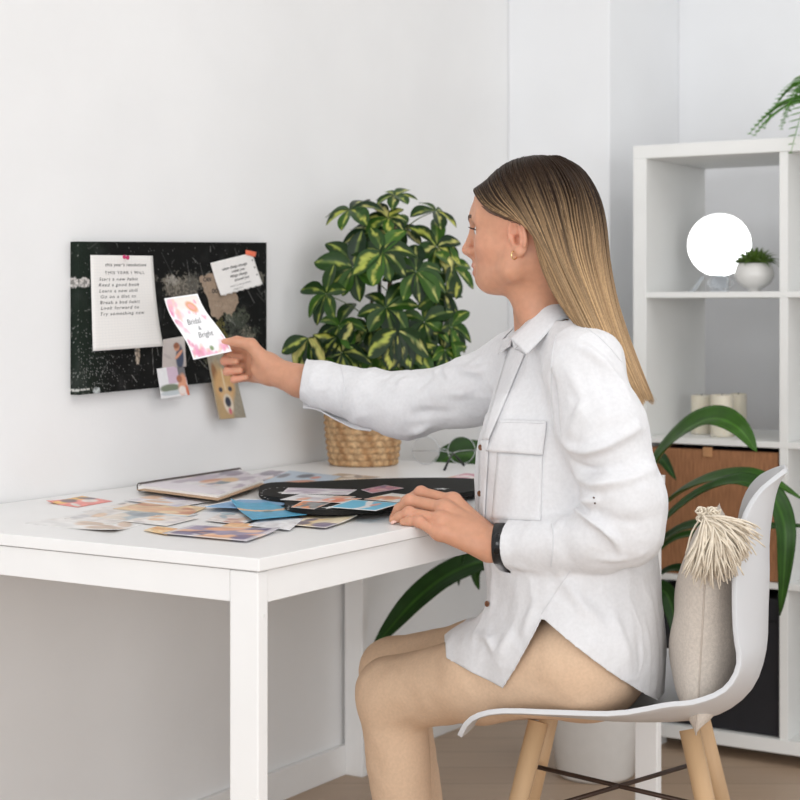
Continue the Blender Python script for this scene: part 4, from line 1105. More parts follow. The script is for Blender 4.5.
# drop the coarse surface wherever one of the fine ones takes over
def cut_body(V):
    d1 = np.linalg.norm(V - wl, axis=1); d2 = np.linalg.norm(V - wr, axis=1)
    return np.maximum(np.maximum(.05 - d1, .03 - d2), V[:, 2] - (P(0, 322, 2.86).z))
Vb, Qb = trim(Vb, Qb, cut_body)
Vall = np.concatenate([Vh, Vr, Vl, Vb]); off = np.cumsum([0, len(Vh), len(Vr), len(Vl)])
Qall = np.concatenate([Qh, Qr + off[1], Ql + off[2], Qb + off[3]])
skin = np.tile(np.array([.58, .295, .185]), (len(Vall), 1))
def warm(c, r, col, k):
    a = np.exp(-(np.linalg.norm(Vall - c, axis=1) / r) ** 2)[:, None] * k
    skin[:] = skin * (1 - a) + np.array(col) * a
for p_ in ((.103, .008, -.0435), (.103, -.008, -.0435), (.101, .007, -.052), (.101, -.007, -.052)): warm(H(*p_), .0080, (.50, .19, .15), .7)
for s in (-1, 1): warm(H(.075, s * .05, -.018), .032, (.72, .33, .22), .35); warm(H(.002, s * .078, .008), .03, (.74, .33, .23), .5)
warm(H(.115, 0, -.016), .014, (.70, .32, .23), .4)
for q_ in kn: warm(tz(*q_), .012, (.72, .33, .23), .5)
for q_ in ((421, 492, 2.828), (410, 500, 2.80), (409, 513, 2.772), (419, 521, 2.748)): warm(tz(*q_), .011, (.72, .33, .23), .5)
for q_ in ((224, 343, 3.31), (227, 361, 3.33), (230, 371, 3.32), (238, 378, 3.31)): warm(RP(*q_), .014, (.74, .33, .24), .5)
body = mk('body', Vall, Qall, M['skin'], person, True, tint=skin)
# nails
def nail(p, dirv, up, w, L, nm='fingernail'):
    d = Vector(dirv).normalized(); u = (Vector(up) - d * d.dot(Vector(up))).normalized(); s = d.cross(u); rows = []
    for i in range(5):
        t = -1 + 2 * i / 4; rows.append([Vector(p) + d * (L * t * .5) + s * (w * .5 * q * (1 - .25 * max(t, 0) ** 3)) - u * (.0016 * q * q) for q in (-1, -.5, 0, .5, 1)])
    return solidify(MB().grid(rows).make(nm, mat('nail_pink', (.80, .50, .42), .25, noise=.03) if 'nail_pink' not in bpy.data.materials else bpy.data.materials['nail_pink'], body, True), .0006, 0)
nail(tz(392.0, 519.2, 2.8135), (-.8, .1, -.55), (-.6, -.5, .6), .0085, .010)
nail(tz(393.3, 521.0, 2.777), (-.85, .05, -.5), (-.5, -.6, .6), .0085, .010)
nail(RP(224, 339.5, 3.304), (-1, 0, -.05), (.05, -.35, .9), .0085, .011)

# ---- eyes, lashes, brows
for s in (-1, 1):
    c = H(.0785, s * .031, .0155)
    eye = MB(); bm = bmesh.new(); bmesh.ops.create_uvsphere(bm, u_segments=24, v_segments=16, radius=.0122)
    eye.add([v.co + Vector(c) for v in bm.verts], [[v.index for v in f.verts] for f in bm.faces]); bm.free()
    e = eye.make('eyeball', M['eye'], body, True)
    iris = MB().lathe([(.0003, .0124), (.0032, .0122), (.0056, .0112)], c, 24, Vector(hf).to_track_quat('Z', 'Y').to_matrix(), cap=False).make('iris', M['iris'], e, True)
    lid = [H(.0785 + .0148 * math.cos(a) , s * (.031 + .0148 * math.sin(a)), .0195 - .004 * abs(math.sin(a)) ** 2) for a in np.linspace(-.75, 1.15, 12)]
    lm = MB()
    for i in range(11):
        for q in (0, .33, .66):
            a = Vector(lid[i]).lerp(Vector(lid[i + 1]), q); dr = (a - Vector(c)); dr.z = 0; dr.normalize()
            lm.tube([a - dr * .002, a + dr * .0035, a + dr * .0075 + Vector((0, 0, .0022))], [.0005, .0004, .0001], 4)
    lm.tube(lid, .0009, 5)
    lm.make('eyelashes', M['brow'], body)
    bw = MB(); pts = [H(.1065, s * .012, .0335), H(.1045, s * .022, .0370), H(.0965, s * .036, .0385), H(.083, s * .049, .0345)]
    pc_ = crom(pts, 26)
    for i in range(25):
        for q in range(4):
            a = Vector(pc_[i]) + Vector((0, 0, random.uniform(-.0024, .0024))) ; tng = Vector(pc_[min(i + 1, 25)] - pc_[i]).normalized()
            bw.tube([a, a + tng * .005 + Vector((0, 0, .0012))], [.0006, .0002], 4)
    bw.make('eyebrow', M['brow'], body)
# earring
ep_ = H(.0085, .0755, -.0215)
er_ = MB().tube([Vector(ep_) + Vector(hf) * (.0030 * math.sin(a)) + Vector((0, 0, -.0055 + .0065 * math.cos(a))) + Vector(hl) * (.001 + .0056 * math.sin(a)) for a in np.linspace(-.2, 5.9, 24)], .0009, 8)
er_.make('hoop_earring', M['gold'], person, True)

# ---- hair
PF = [(.0935, .004, .087), (.0860, .040, .078), (.058, .067, .052), (.022, .0785, .036), (-.020, .078, .012), (-.036, .066, -.050), (-.066, .054, -.112), (-.130, .050, -.185), (-.195, .045, -.262)]
PM_ = [(.026, .003, .1290), (.016, .047, .114), (-.008, .077, .076), (-.030, .086, .034), (-.055, .081, -.028), (-.083, .068, -.092), (-.112, .057, -.152), (-.152, .048, -.212), (-.190, .042, -.270)]
PR_ = [(-.034, .002, .1345), (-.068, .016, .116), (-.094, .024, .078), (-.108, .026, .034), (-.117, .026, -.036), (-.130, .026, -.098), (-.151, .026, -.162), (-.174, .026, -.218), (-.193, .028, -.262)]
PB_ = [(-.055, 0, .1295), (-.080, 0, .106), (-.099, 0, .070), (-.111, 0, .028), (-.120, 0, -.040), (-.133, 0, -.100), (-.153, 0, -.163), (-.176, 0, -.218), (-.195, 0, -.258)]
NT = 40
TB = [crom(p, NT) for p in (PF, PM_, PR_, PB_)]
def hpath(u):
    x = u * 3; i = min(int(x), 2); t = x - i
    p0 = TB[max(i - 1, 0)]; p1 = TB[i]; p2 = TB[i + 1]; p3 = TB[min(i + 2, 3)]
    if i == 0: p0 = 2 * p1 - p2
    if i == 2: p3 = 2 * p2 - p1
    p = .5 * ((2 * p1) + (-p0 + p2) * t + (2 * p0 - 5 * p1 + 4 * p2 - p3) * t * t + (-p0 + 3 * p1 - 3 * p2 + p3) * t ** 3)
    c = np.array([-.006, 0, .045]); k = np.sqrt((((p - c) / np.array([.0985, .081, .0905])) ** 2).sum(1))   # stay outside the skull
    f = np.where((k < 1) & (p[:, 2] > .0), 1 / np.maximum(k, .3), 1.0)
    return c + (p - c) * f[:, None]
DARK = np.array([.017, .0085, .0045]); MIDB = np.array([.185, .112, .062]); GOLD = np.array([.64, .43, .235]); ASH = np.array([.075, .048, .031])
def haircol(u, t, r, r2):
    st = .03 + .12 * u + .20 * r2
    a = np.clip((t - st) / .40, 0, 1); a = a * a * (3 - 2 * a)
    tip = MIDB * (1 - r) + GOLD * r if r < .72 else ASH
    tip = tip * (1 - .5 * np.clip(t, 0, 1)) + (GOLD * (.9 + .4 * r)) * .5 * np.clip(t, 0, 1)
    return DARK * (1 - a) * (1 + .5 * r) + tip * a
hv, hq, ht = [], [], []
def strip(u, side, wr_, depth, end, seed, nseg=26):
    """a lock: flat tapering ribbon with a round cross section"""
    path = hpath(u); rg = random.Random(seed); r, r2 = rg.random(), rg.random()
    n = nseg; ts = np.linspace(0, end, n); pts = np.stack([np.interp(ts * (NT - 1), np.arange(NT), path[:, j]) for j in range(3)], 1)
    pts[:, 1] *= 1
    ph, am = rg.uniform(0, 6), rg.uniform(.0003, .0022)
    base = len(hv) and sum(len(x) for x in hv); W = []
    pts2 = pts.copy(); pts2[:, 1] += am * np.sin(ph + ts * 7) * ts; pts2[:, 2] += am * np.cos(ph + ts * 6) * ts * .6
    C = np.array([-.012, 0, .03])
    w3 = V3(HO) + pts2[:, :1] * hf + (pts2[:, 1:2] * side) * hl + pts2[:, 2:3] * hk_
    # outward direction
    o = pts2 * np.array([1, 1, 1]) - np.array([-.02, 0, .02]); o[:, 2] *= np.clip(1 - ts * 2.2, 0, 1); o[ts > .45] = (pts2 - np.array([-.02, 0, 0]))[ts > .45] * np.array([.6, 1.6, 0])
    o /= np.maximum(np.linalg.norm(o, axis=1), 1e-6)[:, None]
    ow = o[:, :1] * hf + o[:, 1:2] * side * hl + o[:, 2:3] * hk_
    tg = np.gradient(w3, axis=0); tg /= np.linalg.norm(tg, axis=1)[:, None]
    sd = np.cross(tg, ow); sd /= np.maximum(np.linalg.norm(sd, axis=1), 1e-6)[:, None]
    c = w3 + ow * depth
    wd = wr_ * np.clip(np.minimum(1, .5 + 4 * ts / end) * np.minimum(1, (1 - ts / end) * 5 + .12), .1, 1)
    ring = []
    for (a, b) in ((1, 0), (0, .55), (-1, 0), (0, -.55)): ring.append(c + sd * (wd * a)[:, None] + ow * (wd * b)[:, None])
    W = np.stack(ring, 1).reshape(-1, 3)
    hv.append(W); col = np.repeat(np.array([haircol(u, t, r, r2) for t in ts]), 4, axis=0); ht.append(col)
    q = []
    for i in range(n - 1):
        for k in range(4): q.append((base + i * 4 + k, base + i * 4 + (k + 1) % 4, base + (i + 1) * 4 + (k + 1) % 4, base + (i + 1) * 4 + k))
    hq.append(np.array(q))
rr = random.Random(3)
for side in (1, -1):
    for i in range(1500 if side == 1 else 500):
        u = rr.random() ** .9
        strip(u, side, rr.uniform(.0009, .0022), rr.uniform(-.003, .0035) , rr.uniform(.93, 1.0) if rr.random() < .85 else rr.uniform(.75, .95), i * 7 + side)
hair = mk('hair', np.concatenate(hv), np.concatenate(hq), M['hair'], person, True, tint=np.concatenate(ht))
# solid mass under the locks
us = [i / 40 for i in range(41)]; rows = []; cols_ = []
for side, seq in ((1, us), (-1, us[::-1])):
    for u in seq:
        p = hpath(u); d = p - np.array([-.015, 0, .02]); d /= np.linalg.norm(d, axis=1)[:, None]
        p = p - d * .0045
        rows.append([Vector(V3(HO) + hf * a + hl * b * side + hk_ * c) for a, b, c in p[:38]])
        cols_ += [haircol(u, t, .35 + .3 * ((i_ * 7) % 3) / 3, .5) for i_, t in enumerate(np.linspace(0, .95, 38))]
solidify(MB().grid(rows).make('hair_mass', M['hair'], hair, True, tint=np.array(cols_)), .004, -1)
# fine temple hairs, kept dark to draw the shade below the hair sweep
bh = MB()
for i in range(110):
    t = rr.random(); q = rr.random() ** 1.6
    a = V3(H(.066 - .056 * t, .0700 + .0110 * t, .049 - .016 * t)) + V3((0, 0, .004)); b = V3(H(.052 - .056 * t, .0735 + .0080 * t, .042 - .013 * t)) - V3((0, 0, .011 * q * t)); c = V3(H(.034 - .046 * t, .0785 + .0045 * t, .036 - .006 * t)) - V3((0, 0, .010 * q * t))
    bh.tube([a, b, c], [.0005, .0006, .0003], 4)
bh.make('temple_shade_hair', M['brow'], hair)

# ---- shirt
lo = V3((-.22, 2.50, .44)); hi = V3((.50, 3.36, 1.07)); g = SDF(lo, hi, .0036)
g.loft([TR(690, 574, 2.85, .150, .205, -8), TR(640, 577, 2.85, .148, .20, -4), TR(600, 575, 2.85, .144, .195, 0), TR(545, 568, 2.852, .146, .185, 4), TR(500, 563, 2.855, .146, .178, 8),
        TR(450, 560, 2.858, .137, .172, 12), TR(400, 562, 2.86, .108, .168, 16), TR(365, 558, 2.862, .085, .150, 20), TR(345, 552, 2.86, .068, .12, 20), TR(325, 549, 2.855, .058, .075, 18), TR(306, 546, 2.85, .053, .056, 18)], .03)
g.cone(tz(557, 322, 2.84), tz(586, 364, 2.725), .05, .062, .03)
g.cone(tz(545, 332, 2.89), tz(517, 366, 2.98), .045, .055, .03)
g.ell(tz(514, 432, 2.80), (.042, .05, .06), None, .05)
# near sleeve
g.chain([SHN, tz(604, 430, 2.675), tz(625, 500, 2.65), tz(627, 529, 2.652)], [.060, .066, .060, .056], .022)
g.chain([tz(627, 529, 2.652), tz(600, 538, 2.66), tz(565, 544, 2.685), tz(540, 545, 2.70), tz(500, 545, 2.735)], [.056, .050, .0400, .0365, .0365], .016)
# far sleeve
g.chain([SHF, tz(468, 393, 3.045), ELF], [.060, .0575, .058], .025)
g.chain([ELF, tz(370, 398, 3.155), tz(340, 390, 3.195), tz(322, 385, 3.212), tz(296, 377, 3.25)], [.058, .051, .042, .0395, .0385], .02)
# shirt tail spread over the near thigh
hd = (KNN - HIPN)
g.cone(HIPN + V3((0, 0, .014)), HIPN + hd * .52 + V3((0, .01, .014)), .097, .080, .03)
g.chain([tz(526, 600, 2.80), tz(506, 641, 2.80), tz(462, 668, 2.82)], [.060, .048, .030], .02)
Vs, Qs = g.mesh(); Vs = relax(Vs, Qs, 2, .5)
# folds: (points, amplitude, half width)
FOLD = [
 # near elbow and forearm
 ([(553, 440, 2.66), (575, 452, 2.62), (604, 446, 2.605), (636, 428, 2.62)], .010, .010), ([(556, 456, 2.66), (585, 470, 2.62), (620, 466, 2.60)], -.006, .010),
 ([(566, 470, 2.66), (590, 484, 2.61), (628, 480, 2.60), (650, 470, 2.62)], .007, .011), ([(572, 498, 2.64), (600, 500, 2.61), (640, 490, 2.60)], .006, .010),
 ([(576, 510, 2.66), (592, 520, 2.62), (612, 534, 2.60), (622, 552, 2.61)], .008, .008), ([(574, 520, 2.66), (584, 534, 2.63), (590, 552, 2.63)], -.007, .008),
 ([(560, 525, 2.66), (572, 540, 2.645), (600, 556, 2.62), (640, 552, 2.61)], .006, .008), ([(552, 528, 2.67), (562, 548, 2.655), (590, 562, 2.64)], -.005, .007),
 ([(600, 512, 2.61), (630, 520, 2.597), (655, 514, 2.62)], -.006, .010), ([(612, 496, 2.60), (636, 508, 2.597), (655, 500, 2.62)], .005, .009),
 # near shoulder
 ([(560, 345, 2.70), (590, 352, 2.66), (616, 376, 2.65), (628, 404, 2.645)], .004, .010), ([(553, 372, 2.69), (556, 410, 2.68), (560, 438, 2.665)], -.007, .008),
 ([(570, 372, 2.66), (580, 400, 2.625), (574, 428, 2.635)], .004, .012), ([(596, 372, 2.655), (612, 410, 2.62), (610, 440, 2.605)], -.003, .013),
 # chest and front
 ([(536, 356, 2.74), (532, 400, 2.70), (522, 460, 2.70), (512, 520, 2.70)], .004, .014), ([(546, 440, 2.69), (540, 480, 2.685), (532, 520, 2.685)], .004, .012), ([(520, 390, 2.74), (506, 440, 2.73), (500, 500, 2.73)], -.003, .012),
 ([(500, 570, 2.72), (508, 610, 2.70), (500, 650, 2.71)], .005, .013), ([(520, 572, 2.69), (530, 600, 2.68), (524, 630, 2.69)], .005, .011), ([(486, 560, 2.77), (490, 610, 2.77)], .004, .012),
 ([(470, 632, 2.77), (490, 640, 2.74), (505, 664, 2.72)], .005, .010),
 # back and side below the arm
 ([(562, 574, 2.67), (585, 610, 2.655), (620, 655, 2.66)], .004, .013), ([(640, 560, 2.68), (652, 610, 2.69), (658, 670, 2.70)], .006, .012), ([(626, 572, 2.66), (640, 620, 2.66), (646, 670, 2.67)], -.005, .012),
 ([(655, 570, 2.72), (664, 620, 2.74), (668, 670, 2.75)], -.005, .010), ([(610, 575, 2.65), (618, 630, 2.65), (628, 675, 2.66)], .003, .013),
 # far sleeve
 ([(500, 366, 2.95), (474, 372, 2.98), (450, 372, 3.02)], .007, .010), ([(496, 385, 2.93), (462, 392, 2.98), (430, 392, 3.04)], .006, .011), ([(490, 402, 2.93), (450, 414, 2.985), (415, 412, 3.05)], -.006, .012),
 ([(486, 416, 2.93), (450, 428, 3.0), (410, 430, 3.08)], .006, .010), ([(450, 376, 3.0), (440, 366, 3.02), (436, 372, 3.03)], .008, .008), ([(430, 376, 3.03), (420, 392, 3.05), (404, 424, 3.09)], -.005, .010),
 ([(412, 374, 3.06), (396, 396, 3.08), (388, 430, 3.12)], .005, .010), ([(390, 374, 3.10), (376, 392, 3.12), (372, 416, 3.14)], -.004, .009), ([(372, 374, 3.13), (352, 388, 3.16), (350, 404, 3.18)], .004, .009), ([(478, 360, 2.98), (466, 366, 2.985)], .006, .009),
]
N_ = vnormals(Vs, Qs); disp = np.zeros(len(Vs))
for pts, amp, w in FOLD:
    pp_ = [tz(*x) for x in crom(pts, 14)]
    lo_ = np.min(pp_, 0) - .05; hi_ = np.max(pp_, 0) + .05
    m_ = np.all((Vs > lo_) & (Vs < hi_), axis=1)
    if not m_.any(): continue
    d = poly_dist(Vs[m_], pp_); tend = np.minimum(np.linalg.norm(Vs[m_] - pp_[0], axis=1), np.linalg.norm(Vs[m_] - pp_[-1], axis=1))
    w = w * .80; disp[m_] += 2.0 * amp * np.exp(-(d / w) ** 2) * np.clip(.35 + tend / .05, 0, 1)
disp += .0018 * vnoise(Vs, (26, 26, 14), 31) + .0009 * vnoise(Vs, (60, 60, 40), 32)
rdg = lambda sc, sd: (1 - np.abs(vnoise(Vs, sc, sd))) ** 4
arm = np.clip(1.2 - np.minimum(poly_dist(Vs, [tz(604, 440, 2.675), tz(627, 529, 2.652), tz(545, 545, 2.70)]), poly_dist(Vs, [tz(480, 390, 3.03), ELF, tz(335, 389, 3.2)])) / .075, 0, 1)
disp += (rdg((15, 15, 24), 34) - .3) * .0050 * arm + (rdg((12, 12, 5), 35) - .3) * .0030 * (1 - arm) + (rdg((30, 30, 26), 36) - .3) * .0014
Vs = Vs + N_ * disp[:, None]
cuffN = (tz(508.5, 545, 2.728), None); 
def plane(p, n):
    n = V3(n) / np.linalg.norm(n); p = V3(p); return lambda V: (V - p) @ n
dN = tz(500, 545, 2.735) - tz(540, 545, 2.70); dF = tz(296, 377, 3.27) - tz(322, 385, 3.235)
pN = plane(tz(510.5, 545, 2.727), dN); pF = plane(tz(304, 380, 3.24), V3((-.985, .06, .15)))
apex = P(541, 616, 2.68)
def neck_cut(V):
    # stand collar line: higher behind, dipping at the front opening
    a, b = V3(P(556, 306, 2.82)), V3(P(517, 329, 2.83))
    t = np.clip((a[0] - V[:, 0]) / (a[0] - b[0]), -.3, 1.4); zc = a[2] + (b[2] - a[2]) * t
    vz = np.where(t > .9, zc - (t - .9) * .02, zc)
    return np.where(np.hypot(V[:, 0] - P(545, 320, 2.85).x, V[:, 1] - 2.85) < .11, V[:, 2] - vz, -1.0)
tailp = plane(P(446, 655, 2.8), (-1, 0, -.05)); tailq = plane(P(446, 657, 2.8), (-.33, 0, -.94))
def hem_cut(V):
    s = V[:, 0] - apex.x; h = apex.z - V[:, 2]
    wedge = np.minimum(np.minimum(h, s + .50 * h), 1.32 * h - s)
    mid = np.abs(V[:, 1] - 2.85)
    wedge = np.where(V[:, 1] < 2.90, wedge, np.minimum(wedge, V[:, 1] - 2.93))
    tail = np.maximum(.462 - V[:, 2], np.where((V[:, 0] < .30) & (V[:, 2] < .66), np.maximum(tailp(V), tailq(V)), -1))
    return np.maximum(wedge, tail)
def shirt_trim(V):
    nearN = (V[:, 0] < .26) & (V[:, 1] < 2.80) & (V[:, 2] > .63) & (V[:, 2] < .77)
    r = np.where(seg_dist(V, tz(512, 545, 2.727), tz(488, 545, 2.745)) < .050, pN(V), -1.0)
    r2 = np.where(np.linalg.norm(V - tz(299, 378, 3.25), axis=1) < .10, pF(V), -1.0)
    inside_t = np.hypot((V[:, 0] - P(566, 545, 2.852).x) / .150, (V[:, 1] - 2.852) / .19) < .96
    r = np.where(inside_t, -1.0, r)
    return np.maximum(np.maximum(r, r2), np.maximum(neck_cut(V), hem_cut(V)))
Vs, Qs = trim(Vs, Qs, shirt_trim)
shirt = mk('shirt', Vs, Qs, M['linen'], person, True)
solidify(shirt, .0016, -1)
BV_ = BVHTree.FromPolygons([Vector(v) for v in Vs], [tuple(int(i) for i in q) for q in Qs])
CAM = Vector((0, 0, HC))
def on_shirt(px, py, lift=.002, fallback=2.75):
    for k in range(14):
        p = P(px + k * .8, py, 3); d = (p - CAM).normalized(); h, n, i, dist = BV_.ray_cast(CAM, d)
        if h is not None and h.y < fallback + .22: break
    if h is None or h.y > 3.2: h = P(px, py, fallback); n = -d
    if n.dot(d) > 0: n = -n
    return h + n * lift, n
def patch(name, corners, nx, ny, lift, thick, m, fallback=2.75):
    (a, b, c, d) = [Vector((*q, 0)) for q in corners]; rows = []
    for j in range(ny + 1):
        t = j / ny; row = []
        for i in range(nx + 1):
            s = i / nx; q = a * ((1 - s) * (1 - t)) + b * (s * (1 - t)) + c * (s * t) + d * ((1 - s) * t)
            row.append(on_shirt(q.x, q.y, lift, fallback)[0])
        rows.append(row)
    v = np.array([list(p) for r_ in rows for p in r_])
    o = MB().grid(rows).make(name, m, shirt, True); solidify(o, thick, 0); return o
def seamline(name, pts, r=.0009, lift=.0006, n=40, m=None):
    pc = crom(pts, n); return MB().tube([on_shirt(x, y, lift)[0] for x, y in pc], r, 5).make(name, m or M['thread'], shirt, True)
# pocket with flap
patch('pocket', ((498, 452), (543, 455), (541, 521), (492, 519)), 14, 16, .0012, .0012, M['linen'])
patch('pocket_flap', ((501.5, 420), (548, 421.5), (543.5, 455.5), (488.5, 451)), 16, 12, .0042, .0022, M['linen'])
seamline('pocket_stitching', ((501, 423), (524, 423.5), (547, 424.5)), .0006, .0056)
# placket, near edge
pl = patch('placket', ((511, 346), (526, 354), (490, 440), (484, 440)), 5, 30, .0030, .0020, M['linen'])
patch('placket', ((481, 440), (490, 440), (485.5, 520), (480, 520)), 4, 24, .0026, .0018, M['linen'])
seamline('armhole_seam', ((556, 335), (552, 360), (551.5, 395), (553, 430)), .0010, .0004)
seamline('shoulder_seam', ((560, 316), (575, 322), (600, 338), (622, 362)), .0008, .0004)
seamline('cuff_seam', ((552, 524), (553.5, 540), (551, 566)), .0010, .0004)
seamline('side_seam', ((570, 571), (556, 592), (541.5, 614)), .0009, .0004)
seamline('sleeve_seam', ((330, 366), (334, 385), (331, 408)), .0009, .0004)
for i, (x, y) in enumerate(((482.6, 447), (481.6, 493.5), (489, 604))):
    p, n_ = on_shirt(x, y, .003, 2.8); n_ = (n_ + Vector((-.5, -.9, 0))).normalized()
    MB().lathe([(.0003, .0002), (.0046, .0), (.0050, .0012), (.0044, .0022), (.0030, .0018), (.0003, .0016)], p, 24, n_.to_track_quat('Z', 'Y').to_matrix()).make('button', M['button'], shirt, True)
# sleeve vent with two stitches near the elbow
for x, y in ((594, 498), (595, 503)):
    p, n_ = on_shirt(x, y, .001); MB().lathe([(.0003, 0), (.0016, 0), (.0014, .001), (.0003, .0012)], p, 10, n_.to_track_quat('Z', 'Y').to_matrix()).make('snap', M['brow'], shirt, True)
# collar
def strap_mesh(name, inner, outer, n=26, m=7, bulge=.004, up=(0, 0, 1), parent=shirt, thick=.0022):
    A = crom(inner, n); B = crom(outer, n); rows = []
    for i in range(n):
        a, b = Vector(A[i]), Vector(B[i]); rows.append([a.lerp(b, j / (m - 1)) + Vector(up) * (bulge * math.sin(PI * j / (m - 1))) for j in range(m)])
    o = MB().grid(rows).make(name, M['linen'], parent, True); solidify(o, thick, 0); return o
Pn = lambda x, y, d: tuple(P(x, y, d))
strap_mesh('collar', [Pn(552, 300, 2.90), Pn(563, 301, 2.84), Pn(556, 300.5, 2.795), Pn(543, 306, 2.776), Pn(526, 323, 2.774), Pn(509.5, 338, 2.776)],
           [Pn(562, 308, 2.93), Pn(580, 315, 2.84), Pn(571, 317, 2.768), Pn(556, 324, 2.748), Pn(541, 340, 2.738), Pn(526.5, 354.5, 2.732)], up=(0, -.7, .3))
strap_mesh('collar', [Pn(552, 300, 2.90), Pn(540, 303, 2.915), Pn(528, 316, 2.905), Pn(519, 326, 2.885), Pn(512, 342, 2.85)],
           [Pn(560, 306, 2.93), Pn(538, 312, 2.95), Pn(522, 322, 2.95), Pn(513, 331, 2.935), Pn(504, 345, 2.91)], up=(-.3, .5, .3))
strap_mesh('collar_stand', [Pn(530, 312, 2.90), Pn(519, 326, 2.885), Pn(513, 336, 2.86), Pn(510, 346, 2.83)], [Pn(526, 326, 2.93), Pn(512, 332, 2.93), Pn(503, 342, 2.905), Pn(498, 354, 2.86)], bulge=.001)
strap_mesh('collar_stand', [Pn(560, 300, 2.84), Pn(554, 300.5, 2.797), Pn(541, 307, 2.779), Pn(525, 323, 2.777), Pn(511, 337, 2.779)], [Pn(562, 318, 2.84), Pn(556, 322, 2.79), Pn(543, 330, 2.775), Pn(528, 340, 2.772), Pn(514, 349, 2.774)], bulge=.001)
# open cuff flap hanging under the far wrist
strap_mesh('open_cuff', [Pn(303.5, 400, 3.250), Pn(316, 408, 3.225), Pn(335, 417, 3.20), Pn(356, 424, 3.17), Pn(372, 427, 3.145)],
           [Pn(303, 407.5, 3.225), Pn(318, 409.5, 3.205), Pn(337, 420, 3.185), Pn(354, 428.5, 3.16), Pn(371, 431, 3.14)], bulge=.003, up=(0, -.6, -.4))
strap_mesh('open_cuff', [Pn(303.2, 401, 3.262), Pn(316, 404, 3.262), Pn(335, 410, 3.24), Pn(356, 420, 3.20), Pn(370, 427, 3.17)],
           [Pn(303, 408, 3.24), Pn(317, 410, 3.23), Pn(336, 420, 3.205), Pn(354, 428, 3.18), Pn(370, 431, 3.16)], bulge=.002, up=(0, .5, -.4))

# ---- trousers
lo = V3((-.16, 2.52, .05)); hi = V3((.52, 3.30, .66)); g = SDF(lo, hi, .005)
g.ell(tz(578, 650, 2.85), (.125, .17, .115), None, .03)
for hp, kn_, an in ((HIPN, KNN, ANN), (HIPF, KNF, ANF)):
    g.chain([hp, hp + (kn_ - hp) * .5, kn_], [.088, .072, .060], .025); g.chain([kn_, an + V3((0, 0, .03))], [.060, .046], .02)
Vt, Qt = g.mesh(); Vt = relax(Vt, Qt, 2)
Nt = vnormals(Vt, Qt); dsp = .0020 * vnoise(Vt, (18, 18, 22), 61) + .0012 * vnoise(Vt, 50, 62)
for pts, amp, w in (([(536, 628, 2.64), (552, 634, 2.635), (575, 640, 2.635)], .004, .008), ([(530, 640, 2.645), (545, 652, 2.64), (560, 664, 2.64)], -.004, .008), ([(470, 628, 3.0), (440, 640, 3.0), (420, 655, 3.03)], .003, .010), ([(500, 626, 2.96), (470, 640, 2.96), (455, 655, 2.97)], -.003, .010)):
    dsp += amp * np.exp(-(poly_dist(Vt, [tz(*x) for x in pts]) / w) ** 2)
Vt = Vt + Nt * dsp[:, None]
Vt, Qt = trim(Vt, Qt, lambda V: np.maximum(.10 - V[:, 2], V[:, 2] - .60))
tr = mk('trousers', Vt, Qt, M['trouser'], person, True); solidify(tr, .0016, -1)

# ---- shoes
for an in (ANN, ANF):
    g = SDF(an + V3((-.22, -.08, -.12)), an + V3((.09, .16, .04)), .005)
    g.chain([an + V3((.02, -.01, -.035)), an + V3((-.06, .035, -.045)), an + V3((-.145, .085, -.052))], [.040, .038, .032], .03)
    g.cone(an + V3((0, 0, -.03)), an + V3((0, 0, .0)), .042, .040, .02)
    Vz, Qz = g.mesh(); Vz[:, 2] = np.maximum(Vz[:, 2], .002); Vz = relax(Vz, Qz, 1)
    Vz[:, 2] = np.maximum(Vz[:, 2], .002)
    mk('shoe', Vz, Qz, M['shoe'], person, True)

# ---- fitness band
wa = (tz(512, 545, 2.725) - tz(488, 542, 2.742)); wa = Vector((1, -.25, .0)).normalized(); bc = Vector(tz(501, 543.5, 2.731))
side_ = Vector((0, 0, 1)); side_ = (side_ - wa * side_.dot(wa)).normalized(); dep = wa.cross(side_)
if dep.y > 0: dep = -dep
def wpt(a, r, k): return bc + wa * k + (side_ * math.cos(a) * .0300 + dep * math.sin(a) * .0300) * r
rows = []
for a in np.linspace(0, 2 * PI, 49)[:-1]:
    rows.append([wpt(a, 1.03, -.0100), wpt(a, 1.09, -.0094), wpt(a, 1.10, 0), wpt(a, 1.09, .0094), wpt(a, 1.03, .0100), wpt(a, 1.0, 0)])
bm_ = MB(); n6 = 6; vv = [p for r_ in rows for p in r_]; ff = []
for i in range(48):
    for k in range(6): ff.append((i * 6 + k, i * 6 + (k + 1) % 6, ((i + 1) % 48) * 6 + (k + 1) % 6, ((i + 1) % 48) * 6 + k))
band = bm_.add(vv, ff).make('fitness_band', M['black'], person, True)
rows = []
for t in np.linspace(-1, 1, 21):
    a = PI / 2 - .12 + t * .52
    e = math.sqrt(max(0, 1 - abs(t) ** 5)); rows.append([wpt(a, 1.10, -.0082 * e), wpt(a, 1.165, -.0076 * e), wpt(a, 1.18, 0), wpt(a, 1.165, .0076 * e), wpt(a, 1.10, .0082 * e)])
MB().grid(rows).make('screen', M['gloss_black'], band, True)
# ------------------------------------------------------------------ umbrella plant in the woven basket
bc_ = on_level(363, 463.5, TZ); bc_ = on_level(363.5, 464.5, TZ)
pl_ = thing('umbrella_plant', 'variegated umbrella plant in a round woven basket on the back of the desk', 'potted plant', bc_, 0)
kk = bc_.y / F
